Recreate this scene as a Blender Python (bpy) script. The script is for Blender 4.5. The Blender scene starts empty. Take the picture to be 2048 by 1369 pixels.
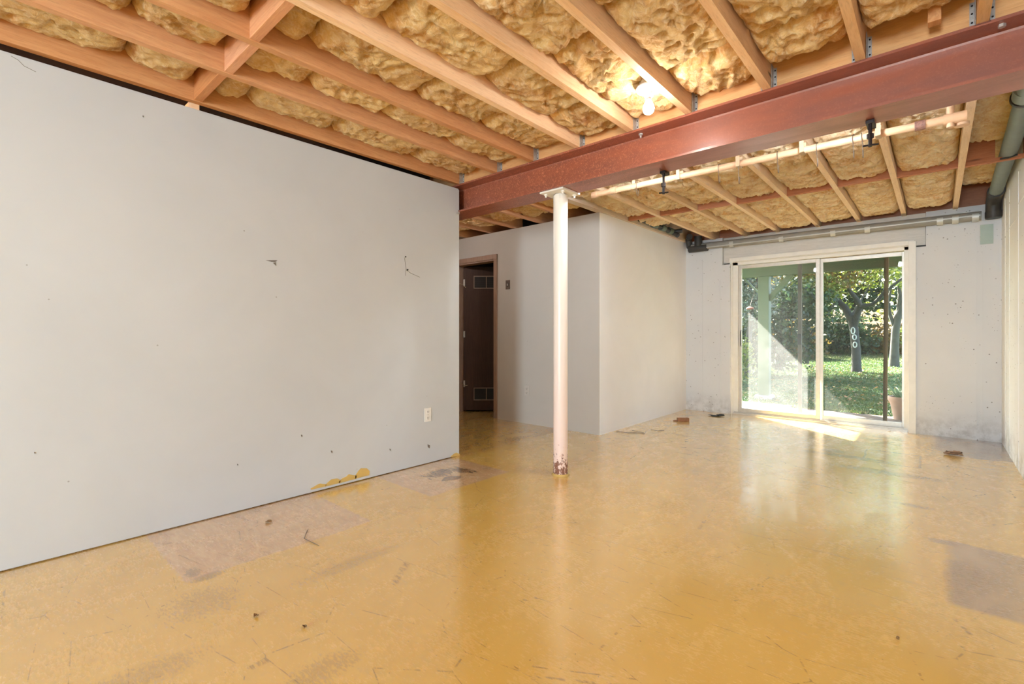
import bpy, bmesh, math, random
import numpy as np
from mathutils import Vector, Matrix, noise
random.seed(7); rng = np.random.default_rng(7)
S = bpy.context.scene
COL = S.collection

# ------------------------------------------------------------ camera, world, sun, exposure
F_PX, YAW, HORIZON, EYE = 956.15, math.radians(41.62), 668.2, 1.1
cam_d = bpy.data.cameras.new('camera'); cam = bpy.data.objects.new('camera', cam_d); COL.objects.link(cam)
cam_d.sensor_width = 36; cam_d.lens = F_PX * 36 / 2048
cam_d.shift_y = -(684.5 - HORIZON) / 2048
cam_d.clip_start = 0.02; cam_d.clip_end = 300
cam.location = (0, 0, EYE); cam.rotation_euler = (math.pi / 2, 0, YAW)
S.camera = cam

w = bpy.data.worlds.new('world'); S.world = w; w.use_nodes = True
nt = w.node_tree
bg = nt.nodes['Background']
sky = nt.nodes.new('ShaderNodeTexSky'); sky.sky_type = 'NISHITA'
sky.sun_disc = False; sky.sun_elevation = math.radians(41); sky.sun_rotation = math.radians(-52)
sky.air_density = 1.0; sky.dust_density = 2.5; sky.ozone_density = 1.0
nt.links.new(sky.outputs[0], bg.inputs[0]); bg.inputs[1].default_value = 2.2

sun_d = bpy.data.lights.new('sun', 'SUN'); sun_d.energy = 95.0; sun_d.angle = math.radians(0.6); sun_d.color = (1, .95, .86)
sun = bpy.data.objects.new('sun', sun_d); COL.objects.link(sun)
SUN_DIR = Vector((.909, -.71, -1.0)).normalized()
sun.rotation_euler = SUN_DIR.to_track_quat('-Z', 'Y').to_euler()

vs = S.view_settings
vs.view_transform = 'Standard'; vs.look = 'None'; vs.gamma = 1; vs.use_curve_mapping = False; vs.exposure = 0.12
S.cycles.use_denoising = True
S.cycles.max_bounces = 8; S.cycles.diffuse_bounces = 5; S.cycles.glossy_bounces = 4
S.cycles.transparent_max_bounces = 16; S.cycles.sample_clamp_indirect = 6
S.cycles.caustics_reflective = False; S.cycles.caustics_refractive = False

BULB_W, BULB2_FILL_W, HALL_FILL_W, FAR_FILL_W, REAR_FILL_W = 8, 7, 14, 23, 375  # all but the first are powers of added fill lights
BULB_C = (1, .94, .87)
def area(name, loc, rot, sx, sy, W, c=(1, 1, 1)):
    d = bpy.data.lights.new(name, 'AREA'); d.shape = 'RECTANGLE'; d.size = sx; d.size_y = sy; d.energy = W; d.color = c
    o = bpy.data.objects.new(name, d); COL.objects.link(o); o.location = loc; o.rotation_euler = rot; return o
# added fill light, unseen, set in a window frame behind the camera
area('rear_fill_light', (-.16, -4.60, 1.35), (math.pi / 2, 0, 0), .9, 1.5, REAR_FILL_W, (.72, .88, 1))
bpy.data.objects['rear_fill_light'].rotation_euler = (-math.pi / 2, 0, math.pi)

# ------------------------------------------------------------ projection helpers (photo pixel -> place in the room)
FW = (-math.sin(YAW), math.cos(YAW)); RT = (math.cos(YAW), math.sin(YAW))
def ray(u, v):
    k = u - 1024
    return Vector((FW[0] * F_PX + RT[0] * k, FW[1] * F_PX + RT[1] * k, HORIZON - v))
def onZ(u, v, z=0.0):
    d = ray(u, v); t = (z - EYE) / d.z; return Vector((d.x * t, d.y * t, z))
def onX(u, v, X):
    d = ray(u, v); t = X / d.x; return Vector((X, d.y * t, EYE + d.z * t))
def onY(u, v, Y):
    d = ray(u, v); t = Y / d.y; return Vector((d.x * t, Y, EYE + d.z * t))

# ------------------------------------------------------------ materials
def srgb(r, g, b):
    f = lambda c: (c / 255 / 12.92) if c / 255 <= .04045 else ((c / 255 + .055) / 1.055) ** 2.4
    return (f(r), f(g), f(b), 1)
class NM:
    """tiny node builder"""
    def __init__(s, name):
        s.m = bpy.data.materials.new(name); s.m.use_nodes = True; s.t = s.m.node_tree
        s.b = s.t.nodes['Principled BSDF']; s.out = s.t.nodes['Material Output']
    def n(s, typ, **k):
        o = s.t.nodes.new(typ)
        for a, v in k.items(): setattr(o, a, v)
        return o
    def put(s, sock, v):
        if hasattr(v, 'is_output') or isinstance(v, bpy.types.NodeSocket): s.t.links.new(v, sock)
        else: sock.default_value = v
    def coord(s, kind='Object', scale=(1, 1, 1), loc=(0, 0, 0)):
        if kind == 'World': c = s.n('ShaderNodeNewGeometry').outputs['Position']
        else: c = s.n('ShaderNodeTexCoord').outputs[kind]
        mp = s.n('ShaderNodeMapping'); s.t.links.new(c, mp.inputs[0])
        mp.inputs['Scale'].default_value = scale; mp.inputs['Location'].default_value = loc
        return mp.outputs[0]
    def noise(s, co, scale=5, detail=4, rough=.55, dist=0):
        o = s.n('ShaderNodeTexNoise'); s.t.links.new(co, o.inputs['Vector'])
        o.inputs['Scale'].default_value = scale; o.inputs['Detail'].default_value = detail
        o.inputs['Roughness'].default_value = rough; o.inputs['Distortion'].default_value = dist
        return o.outputs['Fac']
    def voro(s, co, scale=5, feat='F1', out='Distance'):
        o = s.n('ShaderNodeTexVoronoi', feature=feat); s.t.links.new(co, o.inputs['Vector']); o.inputs['Scale'].default_value = scale
        return o.outputs[out]
    def ramp(s, f, a, b, va=0.0, vb=1.0):
        o = s.n('ShaderNodeMapRange'); s.put(o.inputs[0], f); o.clamp = True
        for i, v in zip((1, 2, 3, 4), (a, b, va, vb)): o.inputs[i].default_value = v
        return o.outputs[0]
    def math(s, op, a, b=0.0):
        o = s.n('ShaderNodeMath', operation=op); s.put(o.inputs[0], a); s.put(o.inputs[1], b); return o.outputs[0]
    def mix(s, f, a, b, mode='MIX'):
        o = s.n('ShaderNodeMix', data_type='RGBA', blend_type=mode); s.put(o.inputs[0], f); s.put(o.inputs[6], a); s.put(o.inputs[7], b)
        return o.outputs[2]
    def bump(s, h, strength=.3, dist=.01):
        o = s.n('ShaderNodeBump'); s.put(o.inputs['Height'], h); o.inputs['Strength'].default_value = strength; o.inputs['Distance'].default_value = dist
        s.t.links.new(o.outputs[0], s.b.inputs['Normal']); return o
    def set(s, color=None, rough=None, metal=None, spec=None):
        if color is not None: s.put(s.b.inputs['Base Color'], color)
        if rough is not None: s.put(s.b.inputs['Roughness'], rough)
        if metal is not None: s.put(s.b.inputs['Metallic'], metal)
        if spec is not None: s.put(s.b.inputs['Specular IOR Level'], spec)
        return s
def sep(m, co):
    o = m.n('ShaderNodeSeparateXYZ'); m.t.links.new(co, o.inputs[0]); return o.outputs
def randval(m): return m.n('ShaderNodeObjectInfo').outputs['Random']

def m_wood(name, c1, c2, axis='Y', rough=.6, knots=True):
    m = NM(name)
    sc = {'X': (1.2, 14, 14), 'Y': (14, 1.2, 14), 'Z': (14, 14, 1.2)}[axis]
    co = m.coord('World', sc)
    r = randval(m)
    ad = m.n('ShaderNodeVectorMath', operation='ADD'); m.t.links.new(co, ad.inputs[0])
    cb = m.n('ShaderNodeCombineXYZ'); k = m.math('MULTIPLY', r, 37.0)
    for i in range(3): m.t.links.new(k, cb.inputs[i])
    m.t.links.new(cb.outputs[0], ad.inputs[1]); co = ad.outputs[0]
    g = m.noise(co, 3.0, 6, .6, .8)
    g2 = m.noise(co, 14.0, 3, .6, .2)
    f = m.ramp(g, .3, .7)
    col = m.mix(f, c1, c2)
    dk = tuple(x * .72 for x in c1[:3]) + (1,)
    col = m.mix(m.ramp(g2, .52, .75, 0, .55), col, dk)
    hsv = m.n('ShaderNodeHueSaturation'); m.t.links.new(col, hsv.inputs['Color'])
    m.put(hsv.inputs['Value'], m.ramp(r, 0, 1, .86, 1.12)); m.put(hsv.inputs['Saturation'], m.ramp(r, 0, 1, 1.06, .88)); col = hsv.outputs[0]
    if knots:
        kc = m.coord('World', {'X': (.55, 3, 3), 'Y': (3, .55, 3), 'Z': (3, 3, .55)}[axis])
        kn = m.voro(kc, 1.9)
        col = m.mix(m.ramp(kn, .035, .07, .8, 0), col, srgb(70, 35, 20))
    m.set(col, rough, spec=.3); m.bump(g2, .25, .002)
    return m.m
def m_plain(name, c, rough=.5, metal=0.0, spec=.5, var=.12, vs_=12, bump=0.0):
    m = NM(name); co = m.coord('World')
    nz = m.noise(co, vs_, 4)
    dk = tuple(x * (1 - 2 * var) for x in c[:3]) + (1,)
    m.set(m.mix(m.ramp(nz, .35, .75), c, dk), rough, metal, spec)
    if bump: m.bump(nz, bump, .003)
    return m.m

WOOD_N = m_wood('joist_wood_near', srgb(232, 184, 134), srgb(244, 206, 160), 'Y')
WOOD_F = m_wood('joist_wood_far', srgb(226, 194, 158), srgb(240, 214, 182), 'Y')
WOOD_X = m_wood('blocking_wood', srgb(204, 136, 92), srgb(224, 164, 116), 'X')
WOOD_XF = m_wood('blocking_wood_far', srgb(176, 108, 74), srgb(192, 130, 92), 'X')
WOOD_RED = m_wood('joist_wood_left', srgb(206, 146, 100), srgb(224, 170, 122), 'Y')
WOOD_L = m_wood('ledger_wood', srgb(228, 166, 108), srgb(240, 188, 132), 'X', knots=False)
WOOD_PALE = m_wood('painted_plank', srgb(214, 200, 186), srgb(202, 178, 160), 'Y')
SUBFLOOR = m_plain('subfloor_ply', srgb(120, 78, 46), .8, var=.2)
DARKWOOD = m_wood('closet_door_wood', srgb(62, 42, 34), srgb(74, 52, 42), 'Z', .5, knots=False)
CASING = m_wood('casing_wood', srgb(150, 120, 102), srgb(168, 140, 122), 'Z', .5, knots=False)

def mk_insul(name, lo, mid, hi, sc=1.0):
    m = NM(name); co = m.coord('World', (1, .8, 1))
    a = m.noise(co, 7 * sc, 6, .6, .9); b = m.noise(co, 26 * sc, 5, .65, 1.6)
    col = m.mix(m.ramp(a, .32, .6), lo, mid); col = m.mix(m.ramp(b, .45, .75, 0, .75), col, hi)
    fib = m.noise(m.coord('World', (1, 3.5, 3)), 30, 5, .75, 3.5)
    col = m.mix(m.ramp(fib, .5, .72, 0, .35), col, lo)
    hs = m.n('ShaderNodeHueSaturation'); m.t.links.new(col, hs.inputs['Color']); m.put(hs.inputs['Value'], m.ramp(randval(m), 0, 1, .93, 1.05)); col = hs.outputs[0]
    m.set(col, .95, spec=.05)
    h = m.math('ADD', m.math('MULTIPLY', b, .8), m.math('MULTIPLY', fib, .35)); m.bump(h, .8, .016)
    m.b.inputs['Sheen Weight'].default_value = .15
    return m.m
INS_N = mk_insul('insulation_golden', srgb(200, 138, 70), srgb(240, 202, 140), srgb(253, 234, 194))
INS_LIT = mk_insul('insulation_lit_pale', srgb(216, 168, 106), srgb(250, 230, 192), srgb(255, 248, 232))  # paler copy; the daylight beyond the beam is in the colour

# steel beam
m = NM('red_primer_steel'); co = m.coord('World', (.7, 3, 3)); a = m.noise(co, 4, 5, .6, .5)
col = m.mix(m.ramp(a, .35, .7), srgb(154, 84, 60), srgb(134, 76, 58))
rs = m.noise(m.coord('World'), 45, 3, .7, 2.5); px = sep(m, m.coord('World'))[0]
msk = m.math('MULTIPLY', m.ramp(rs, .55, .61), m.ramp(px, -1.2, -1.9, .12, .8))
col = m.mix(msk, col, srgb(206, 130, 96))
m.set(col, m.ramp(a, .3, .7, .34, .5), spec=.5); m.bump(rs, .12, .002); m.b.inputs['Coat Weight'].default_value = .5; m.b.inputs['Coat Roughness'].default_value = .3; STEEL = m.m

# white drywall
def mk_wall(name, c, pits=False):
    m = NM(name); co = m.coord('World'); a = m.noise(co, 1.1, 4, .6, .4); b = m.noise(co, 9, 5, .65)
    dk = tuple(x * .93 for x in c[:3]) + (1,)
    col = m.mix(m.ramp(a, .35, .7), c, dk)
    sp = m.voro(co, 6.5); spm = m.ramp(sp, .022, .034, .6, 0)
    col = m.mix(m.math('MULTIPLY', spm, m.ramp(b, .45, .55)), col, srgb(120, 112, 104))
    h = m.math('MULTIPLY', b, 1.0)
    if pits:
        v = m.voro(co, 17); pm = m.ramp(v, .08, .12, 1, 0)
        gate = m.ramp(m.noise(co, 3.2, 2), .42, .5)
        pm = m.math('MULTIPLY', pm, gate)
        v2 = m.voro(co, 41); p2 = m.math('MULTIPLY', m.ramp(v2, .08, .14, 1, 0), m.ramp(m.noise(co, 5, 2), .55, .65)); pm = m.math('MAXIMUM', pm, p2)
        col = m.mix(m.math('MULTIPLY', pm, .75), col, srgb(96, 84, 78))
        h = m.math('SUBTRACT', h, m.math('MULTIPLY', pm, 2.0))
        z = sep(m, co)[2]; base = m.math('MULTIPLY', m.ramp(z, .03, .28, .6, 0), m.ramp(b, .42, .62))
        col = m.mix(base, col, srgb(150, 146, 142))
    m.set(col, .75 if not pits else .6, spec=.3); m.bump(h, .25 if pits else .08, .004)
    return m.m
DRYWALL = mk_wall('white_drywall', srgb(200, 203, 206))
DRYWALL_LIT = mk_wall('lit_drywall', srgb(238, 238, 244))  # brightened copy; the light on the corner wall is in the colour
DRYWALL_SHADED = mk_wall('shaded_hall_drywall', srgb(192, 187, 180))  # darkened copy; the shade of the hall is in the colour
CONCRETE = mk_wall('painted_concrete', srgb(216, 216, 217), True)
CONCRETE_LIT = mk_wall('lit_painted_concrete', srgb(240, 243, 247), True)  # brightened copy; the light on the right wall is in the colour
TRIMWHITE = m_plain('white_trim_paint', srgb(232, 229, 222), .45, var=.04)
COLWHITE = None
m = NM('column_paint'); co = m.coord('World'); z = sep(m, co)[2]
n1 = m.noise(m.coord('World', (1, 1, .6)), 55, 4, .7, .6); thr = m.ramp(z, .0, .36, .40, .80)
rust = m.ramp(m.math('SUBTRACT', n1, thr), -.01, .03)
pk = m.mix(m.ramp(z, .1, 1.8), srgb(238, 214, 206), srgb(240, 234, 224))
col = m.mix(rust, pk, m.mix(m.noise(co, 90, 2), srgb(84, 44, 30), srgb(166, 120, 100)))
m.set(col, m.ramp(rust, 0, 1, .35, .9)); m.bump(m.math('MULTIPLY', rust, -1.0), .4, .002); COLWHITE = m.m

# yellow painted slab
m = NM('yellow_floor_paint'); W = m.coord('World'); xyz = sep(m, W); X, Y = xyz[0], xyz[1]
big = m.noise(W, .9, 4, .6, .5); mid = m.noise(m.coord('World', (1, .55, 1)), 5, 6, .65, .8)
str_ = m.noise(m.coord('World', (1.2, 5.5, 1)), 5, 7, .7, 1.2)
fine = m.noise(m.coord('World', (1, 3, 1)), 40, 4, .7, .5)
col = m.mix(m.ramp(big, .35, .68), srgb(242, 198, 104), srgb(234, 186, 88))
col = m.mix(m.ramp(str_, .55, .78, 0, .45), col, srgb(222, 190, 128))
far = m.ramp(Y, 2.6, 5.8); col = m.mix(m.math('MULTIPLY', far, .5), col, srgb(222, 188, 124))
col = m.mix(m.ramp(mid, .62, .8, 0, .4), col, srgb(170, 118, 44))
jx = m.math('ADD', X, m.ramp(mid, .3, .7, -.015, .015)); jy = m.math('ADD', Y, m.ramp(fine, .3, .7, -.012, .012))
def rect(x0, x1, y0, y1, s=.006):
    a = m.math('MULTIPLY', m.ramp(jx, x0 - s, x0 + s), m.ramp(jx, x1 - s, x1 + s, 1, 0))
    b = m.math('MULTIPLY', m.ramp(jy, y0 - s, y0 + s), m.ramp(jy, y1 - s, y1 + s, 1, 0))
    return m.math('MULTIPLY', a, b)
def ell(cx, cy, rx, ry, soft=.5, nz=None, amp=1.2):
    dx = m.math('DIVIDE', m.math('SUBTRACT', X, cx), rx); dy = m.math('DIVIDE', m.math('SUBTRACT', Y, cy), ry)
    d = m.math('ADD', m.math('MULTIPLY', dx, dx), m.math('MULTIPLY', dy, dy))
    d = m.math('ADD', d, m.ramp(nz if nz is not None else str_, .3, .7, amp, -amp))
    return m.ramp(d, 1 - soft, 1 + soft, 1, 0)
pale = m.mix(m.ramp(str_, .4, .7), srgb(234, 196, 148), srgb(208, 160, 116))
patch = m.math('MAXIMUM', rect(-3.3, -2.475, .62, 1.55), rect(-3.3, -2.555, 2.05, 2.83))
col = m.mix(m.math('MULTIPLY', patch, .92), col, pale)
P3 = m.math('MAXIMUM', rect(.045, .6, 2.64, 3.43, .02), ell(.10, 3.40, .14, .04, .3))
grey = m.mix(m.ramp(mid, .38, .68), srgb(196, 164, 130), srgb(150, 120, 94))
col = m.mix(m.math('MULTIPLY', P3, .85), col, grey)
P4 = m.math('MAXIMUM', rect(-.02, .6, 6.05, 7.0, .03), ell(.3, 6.0, .3, .14, .3))
col = m.mix(m.math('MULTIPLY', P4, .9), col, m.mix(m.ramp(str_, .42, .6), srgb(190, 166, 142), srgb(98, 86, 80)))
# brown bare stains and worn smears, each with its own outline
dark = m.math('MAXIMUM', ell(-2.93, 2.45, .07, .17, .12, str_, 2.2), ell(-2.86, 2.62, .11, .05, .12, str_, 2.0))
dark = m.math('MAXIMUM', dark, ell(-2.78, 2.42, .05, .08, .15, mid, 1.5))
col = m.mix(m.math('MULTIPLY', dark, .85), col, srgb(120, 84, 48))
d2 = m.math('MAXIMUM', ell(-.12, 3.99, .1, .035, .5, fine, 2.0), ell(-.60, 5.2, .26, .06, .5, fine, 2.0))
d2 = m.math('MAXIMUM', d2, ell(-.72, 5.35, .1, .09, .5, fine, 2.4)); d2 = m.math('MAXIMUM', d2, ell(-.3, 4.8, .3, .07, .5, fine, 2.2))
d2 = m.math('MAXIMUM', d2, ell(-2.56, .67, .05, .03, .3, fine, 1.5))
d2 = m.math('MAXIMUM', d2, ell(-2.47, .70, .03, .06, .3, fine, 1.5))
for cx, cy, rx, ry in ((-2.25, .62, .1, .1), (-1.9, .35, .06, .14), (-2.1, 1.2, .04, .2), (-1.0, .9, .08, .05), (-1.5, .75, .05, .1)):
    d2 = m.math('MAXIMUM', d2, m.math('MULTIPLY', ell(cx, cy, rx, ry, .8, fine, 2.6), .6))
col = m.mix(m.math('MULTIPLY', d2, .6), col, srgb(138, 106, 72))
# outline of a cut square near the door
fr = m.math('SUBTRACT', rect(-.50, -.10, 5.13, 5.66, .004), rect(-.485, -.115, 5.145, 5.645, .004))
col = m.mix(m.math('MULTIPLY', m.math('ABSOLUTE', fr), m.ramp(fine, .4, .55, .2, .8)), col, srgb(120, 92, 60))
# specks and hairline scratches
v = m.voro(W, 9.0); sp = m.math('MULTIPLY', m.ramp(v, .03, .045, 1, 0), m.ramp(fine, .46, .52))
v3 = m.voro(W, 31.0); sp3 = m.math('MULTIPLY', m.ramp(v3, .05, .09, 1, 0), m.ramp(mid, .47, .53)); sp = m.math('MAXIMUM', sp, m.math('MULTIPLY', sp3, .6))
col = m.mix(m.math('MULTIPLY', sp, .85), col, srgb(70, 46, 26))
w1 = m.voro(m.coord('World', (.55, 1.6, 1)), 3.1, 'DISTANCE_TO_EDGE'); sc_ = m.math('MULTIPLY', m.ramp(w1, .003, .008, 1, 0), m.ramp(str_, .5, .56))
col = m.mix(m.math('MULTIPLY', sc_, .6), col, srgb(128, 88, 44))
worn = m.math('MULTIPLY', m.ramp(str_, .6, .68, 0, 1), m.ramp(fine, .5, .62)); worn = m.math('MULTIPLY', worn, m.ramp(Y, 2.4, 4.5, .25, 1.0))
col = m.mix(m.math('MULTIPLY', worn, .7), col, srgb(132, 104, 72))
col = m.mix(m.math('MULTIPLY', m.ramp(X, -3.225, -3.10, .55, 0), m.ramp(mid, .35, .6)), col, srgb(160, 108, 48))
m.set(col, m.ramp(m.math('ADD', m.math('MULTIPLY', mid, .5), m.math('MULTIPLY', fine, .5)), .35, .65, .16, .34), spec=.75)
m.b.inputs['Coat Weight'].default_value = 1.0; m.b.inputs['Coat IOR'].default_value = 2.0
m.put(m.b.inputs['Coat Roughness'], m.ramp(mid, .35, .65, .13, .22))
m.bump(m.math('ADD', m.math('MULTIPLY', mid, .8), m.math('MULTIPLY', str_, .6)), .12, .006)
FLOOR = m.m

GALV = m_plain('galvanised_metal', srgb(206, 200, 194), .4, .45, var=.2, vs_=60)
PORCELAIN = m_plain('white_porcelain', srgb(244, 242, 236), .25, var=.02)
BOXMETAL = m_plain('fixture_box', srgb(196, 172, 138), .6, var=.1)
PIPE_CREAM = m_plain('cream_pipe', srgb(226, 188, 152), .5, var=.08, vs_=20)
PIPE_GREY = m_plain('grey_green_pipe', srgb(120, 134, 132), .5, var=.06)
PIPE_BACK = m_plain('grey_back_pipe', srgb(150, 148, 142), .55, var=.12, vs_=6)
BLACKPIPE = m_plain('dark_pipe_fitting', srgb(58, 56, 54), .5, var=.1)
TAPE = m_plain('silver_tape', srgb(196, 198, 194), .4, .2, var=.08)
IRON = m_plain('black_iron', srgb(44, 34, 32), .45, .6, var=.1)
WIRE = m_plain('wire', srgb(110, 96, 84), .45, .6, var=.05)
ALU = m_plain('door_aluminium', srgb(206, 200, 190), .38, .35, var=.06, vs_=30)
BRONZE = m_plain('screen_frame', srgb(92, 84, 76), .5, .2, var=.1)
BROWNBAR = m_wood('brown_bar', srgb(104, 80, 56), srgb(122, 94, 66), 'Z', .6, knots=False)
BLACK = m_plain('black_plastic', srgb(28, 26, 25), .5, var=.05)
BROWNPL = m_plain('brown_switch_plate', srgb(88, 74, 66), .5, var=.05)
PLATE = m_plain('white_outlet_plate', srgb(238, 235, 229), .4, var=.02)
PLATEG = m_plain('grey_outlet_plate', srgb(196, 190, 182), .4, var=.03)
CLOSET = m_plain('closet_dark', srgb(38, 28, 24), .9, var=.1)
GREENPAINT = m_plain('green_deck_paint', srgb(66, 82, 60), .6, var=.06, vs_=4)
PAVER = m_plain('tan_paving', srgb(74, 56, 44), .9, var=.16, vs_=7)
SLAB = m_plain('patio_concrete', srgb(92, 92, 98), .85, var=.14, vs_=5)
TERRA = m_plain('terracotta', srgb(148, 120, 106), .8, var=.08)
YPAINT = m_plain('yellow_paint_smear', srgb(212, 178, 104), .5, var=.05)
SOIL = m_plain('soil', srgb(70, 52, 38), .95)
DEBRIS = m_plain('brown_debris', srgb(128, 92, 66), .8, var=.2, vs_=60)
DRYLEAF = m_plain('dry_leaf', srgb(138, 104, 62), .7, var=.2, vs_=80)
BLOCKW = m_plain('offcut_wood', srgb(150, 104, 74), .7, var=.15, vs_=40)
GREYMARK = m_plain('grey_wall_mark', srgb(120, 112, 104), .8, var=.1)
BARK = m_plain('grey_bark', srgb(74, 66, 60), .9, var=.3, vs_=9, bump=.6)
SCAR = m_plain('pale_bark_scar', srgb(214, 206, 192), .9, var=.1)

def m_leaf(name, c1, c2, c3):
    m = NM(name); co = m.coord('World'); a = m.noise(co, 1.3, 3, .6); b = m.noise(co, 9, 3, .7)
    col = m.mix(m.ramp(a, .38, .62), c1, c2); col = m.mix(m.ramp(b, .5, .66), col, c3)
    t = m.n('ShaderNodeBsdfTranslucent'); m.t.links.new(col, t.inputs[0])
    m.set(col, .5, spec=.4)
    mx = m.n('ShaderNodeMixShader'); mx.inputs[0].default_value = .4
    m.t.links.new(m.b.outputs[0], mx.inputs[1]); m.t.links.new(t.outputs[0], mx.inputs[2]); m.t.links.new(mx.outputs[0], m.out.inputs[0])
    return m.m
LEAF_G = m_leaf('leaves_green', srgb(78, 96, 42), srgb(118, 128, 54), srgb(172, 160, 72))
LEAF_D = m_leaf('leaves_dark', srgb(33, 54, 33), srgb(51, 72, 41), srgb(86, 93, 50))
LEAF_A = m_leaf('leaves_autumn', srgb(77, 80, 36), srgb(126, 100, 43), srgb(148, 92, 48))
LEAF_S = m_leaf('leaves_silver', srgb(69, 77, 66), srgb(105, 109, 96), srgb(148, 149, 136))
m = NM('lawn'); co = m.coord('World'); a = m.noise(co, .7, 5, .65, .6); b = m.noise(co, 14, 5, .7)
col = m.mix(m.ramp(a, .4, .65), srgb(44, 72, 36), srgb(70, 87, 44)); col = m.mix(m.ramp(b, .55, .72, 0, .7), col, srgb(96, 92, 60))
yy = sep(m, co)[1]; col = m.mix(m.ramp(yy, 9.3, 8.8), col, srgb(150, 118, 90))
col = m.mix(m.ramp(yy, 23, 29), col, m.mix(m.ramp(b, .4, .6), srgb(69, 60, 38), srgb(108, 74, 53)))
m.set(col, .95, spec=.1); m.bump(b, .6, .03); LAWN = m.m
GRASS = m_leaf('grass_blades', srgb(44, 68, 34), srgb(70, 88, 42), srgb(112, 108, 60))

def m_glass(name, dust, tint):
    m = NM(name); m.t.nodes.remove(m.b)
    tr = m.n('ShaderNodeBsdfTransparent'); tr.inputs[0].default_value = tint
    gl = m.n('ShaderNodeBsdfGlossy'); gl.inputs['Roughness'].default_value = .01
    fr = m.n('ShaderNodeFresnel'); fr.inputs[0].default_value = 1.45
    mx = m.n('ShaderNodeMixShader'); m.t.links.new(m.math('MULTIPLY', fr.outputs[0], .5), mx.inputs[0])
    m.t.links.new(tr.outputs[0], mx.inputs[1]); m.t.links.new(gl.outputs[0], mx.inputs[2])
    tl = m.n('ShaderNodeBsdfTranslucent'); tl.inputs[0].default_value = (.95, .93, .92, 1)
    co = m.coord('World'); d = m.ramp(m.noise(co, 5, 5, .7), .3, .7, dust * .75, dust * 1.25)
    m2 = m.n('ShaderNodeMixShader'); m.t.links.new(d, m2.inputs[0])
    m.t.links.new(mx.outputs[0], m2.inputs[1]); m.t.links.new(tl.outputs[0], m2.inputs[2]); m.t.links.new(m2.outputs[0], m.out.inputs[0])
    return m.m
GLASS_DUSTY = m_glass('dusty_glass', .026, (.95, .99, .97, 1))
GLASS_CLEAR = m_glass('clear_glass', .012, (.93, .98, .95, 1))
m = NM('screen_mesh'); m.t.nodes.remove(m.b); tr = m.n('ShaderNodeBsdfTransparent'); df = m.n('ShaderNodeBsdfDiffuse'); df.inputs[0].default_value = srgb(40, 44, 42)
mx = m.n('ShaderNodeMixShader'); mx.inputs[0].default_value = .16; m.t.links.new(tr.outputs[0], mx.inputs[1]); m.t.links.new(df.outputs[0], mx.inputs[2]); m.t.links.new(mx.outputs[0], m.out.inputs[0]); SCREEN = m.m

# ------------------------------------------------------------ mesh helpers
class G:
    """geometry collector: verts, faces"""
    def __init__(s): s.v = []; s.f = []
    def box(s, x0, x1, y0, y1, z0, z1):
        o = len(s.v); s.v += [(x, y, z) for z in (z0, z1) for y in (y0, y1) for x in (x0, x1)]
        s.f += [tuple(o + i for i in q) for q in ((0, 2, 3, 1), (4, 5, 7, 6), (0, 1, 5, 4), (2, 6, 7, 3), (0, 4, 6, 2), (1, 3, 7, 5))]; return s
    def prism(s, poly, ax, a, b):
        """poly of 2D points extruded along axis ax from a to b"""
        o = len(s.v); n = len(poly)
        def P(p, t): return {'x': (t, p[0], p[1]), 'y': (p[0], t, p[1]), 'z': (p[0], p[1], t)}[ax]
        s.v += [P(p, a) for p in poly] + [P(p, b) for p in poly]
        s.f += [tuple(o + i for i in range(n)), tuple(o + n + i for i in reversed(range(n)))]
        s.f += [(o + i, o + n + i, o + n + (i + 1) % n, o + (i + 1) % n) for i in range(n)]; return s
    def tube(s, pts, r, n=12, cap=True):
        pts = [Vector(p) for p in pts]; o = len(s.v); k = len(pts)
        rs = r if isinstance(r, (list, tuple)) else [r] * k
        up = None
        for i, p in enumerate(pts):
            t = (pts[min(i + 1, k - 1)] - pts[max(i - 1, 0)]).normalized()
            if up is None: up = t.orthogonal().normalized()
            else:
                up = up - t * up.dot(t)
                up = up.normalized() if up.length > 1e-6 else t.orthogonal().normalized()
            sd = t.cross(up)
            for j in range(n):
                a = 2 * math.pi * j / n; s.v.append(tuple(p + (up * math.cos(a) + sd * math.sin(a)) * rs[i]))
        for i in range(k - 1):
            for j in range(n):
                s.f.append((o + i * n + j, o + i * n + (j + 1) % n, o + (i + 1) * n + (j + 1) % n, o + (i + 1) * n + j))
        if cap: s.f.append(tuple(o + j for j in reversed(range(n)))); s.f.append(tuple(o + (k - 1) * n + j for j in range(n)))
        return s
    def lathe(s, prof, c, n=32):
        """prof: list of (radius, z) around a vertical axis at c=(x,y)"""
        o = len(s.v); k = len(prof)
        for r, z in prof:
            for j in range(n):
                a = 2 * math.pi * j / n; s.v.append((c[0] + r * math.cos(a), c[1] + r * math.sin(a), z))
        for i in range(k - 1):
            for j in range(n): s.f.append((o + i * n + j, o + i * n + (j + 1) % n, o + (i + 1) * n + (j + 1) % n, o + (i + 1) * n + j))
        s.f.append(tuple(o + j for j in range(n))); s.f.append(tuple(o + (k - 1) * n + j for j in range(n)))
        return s
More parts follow.
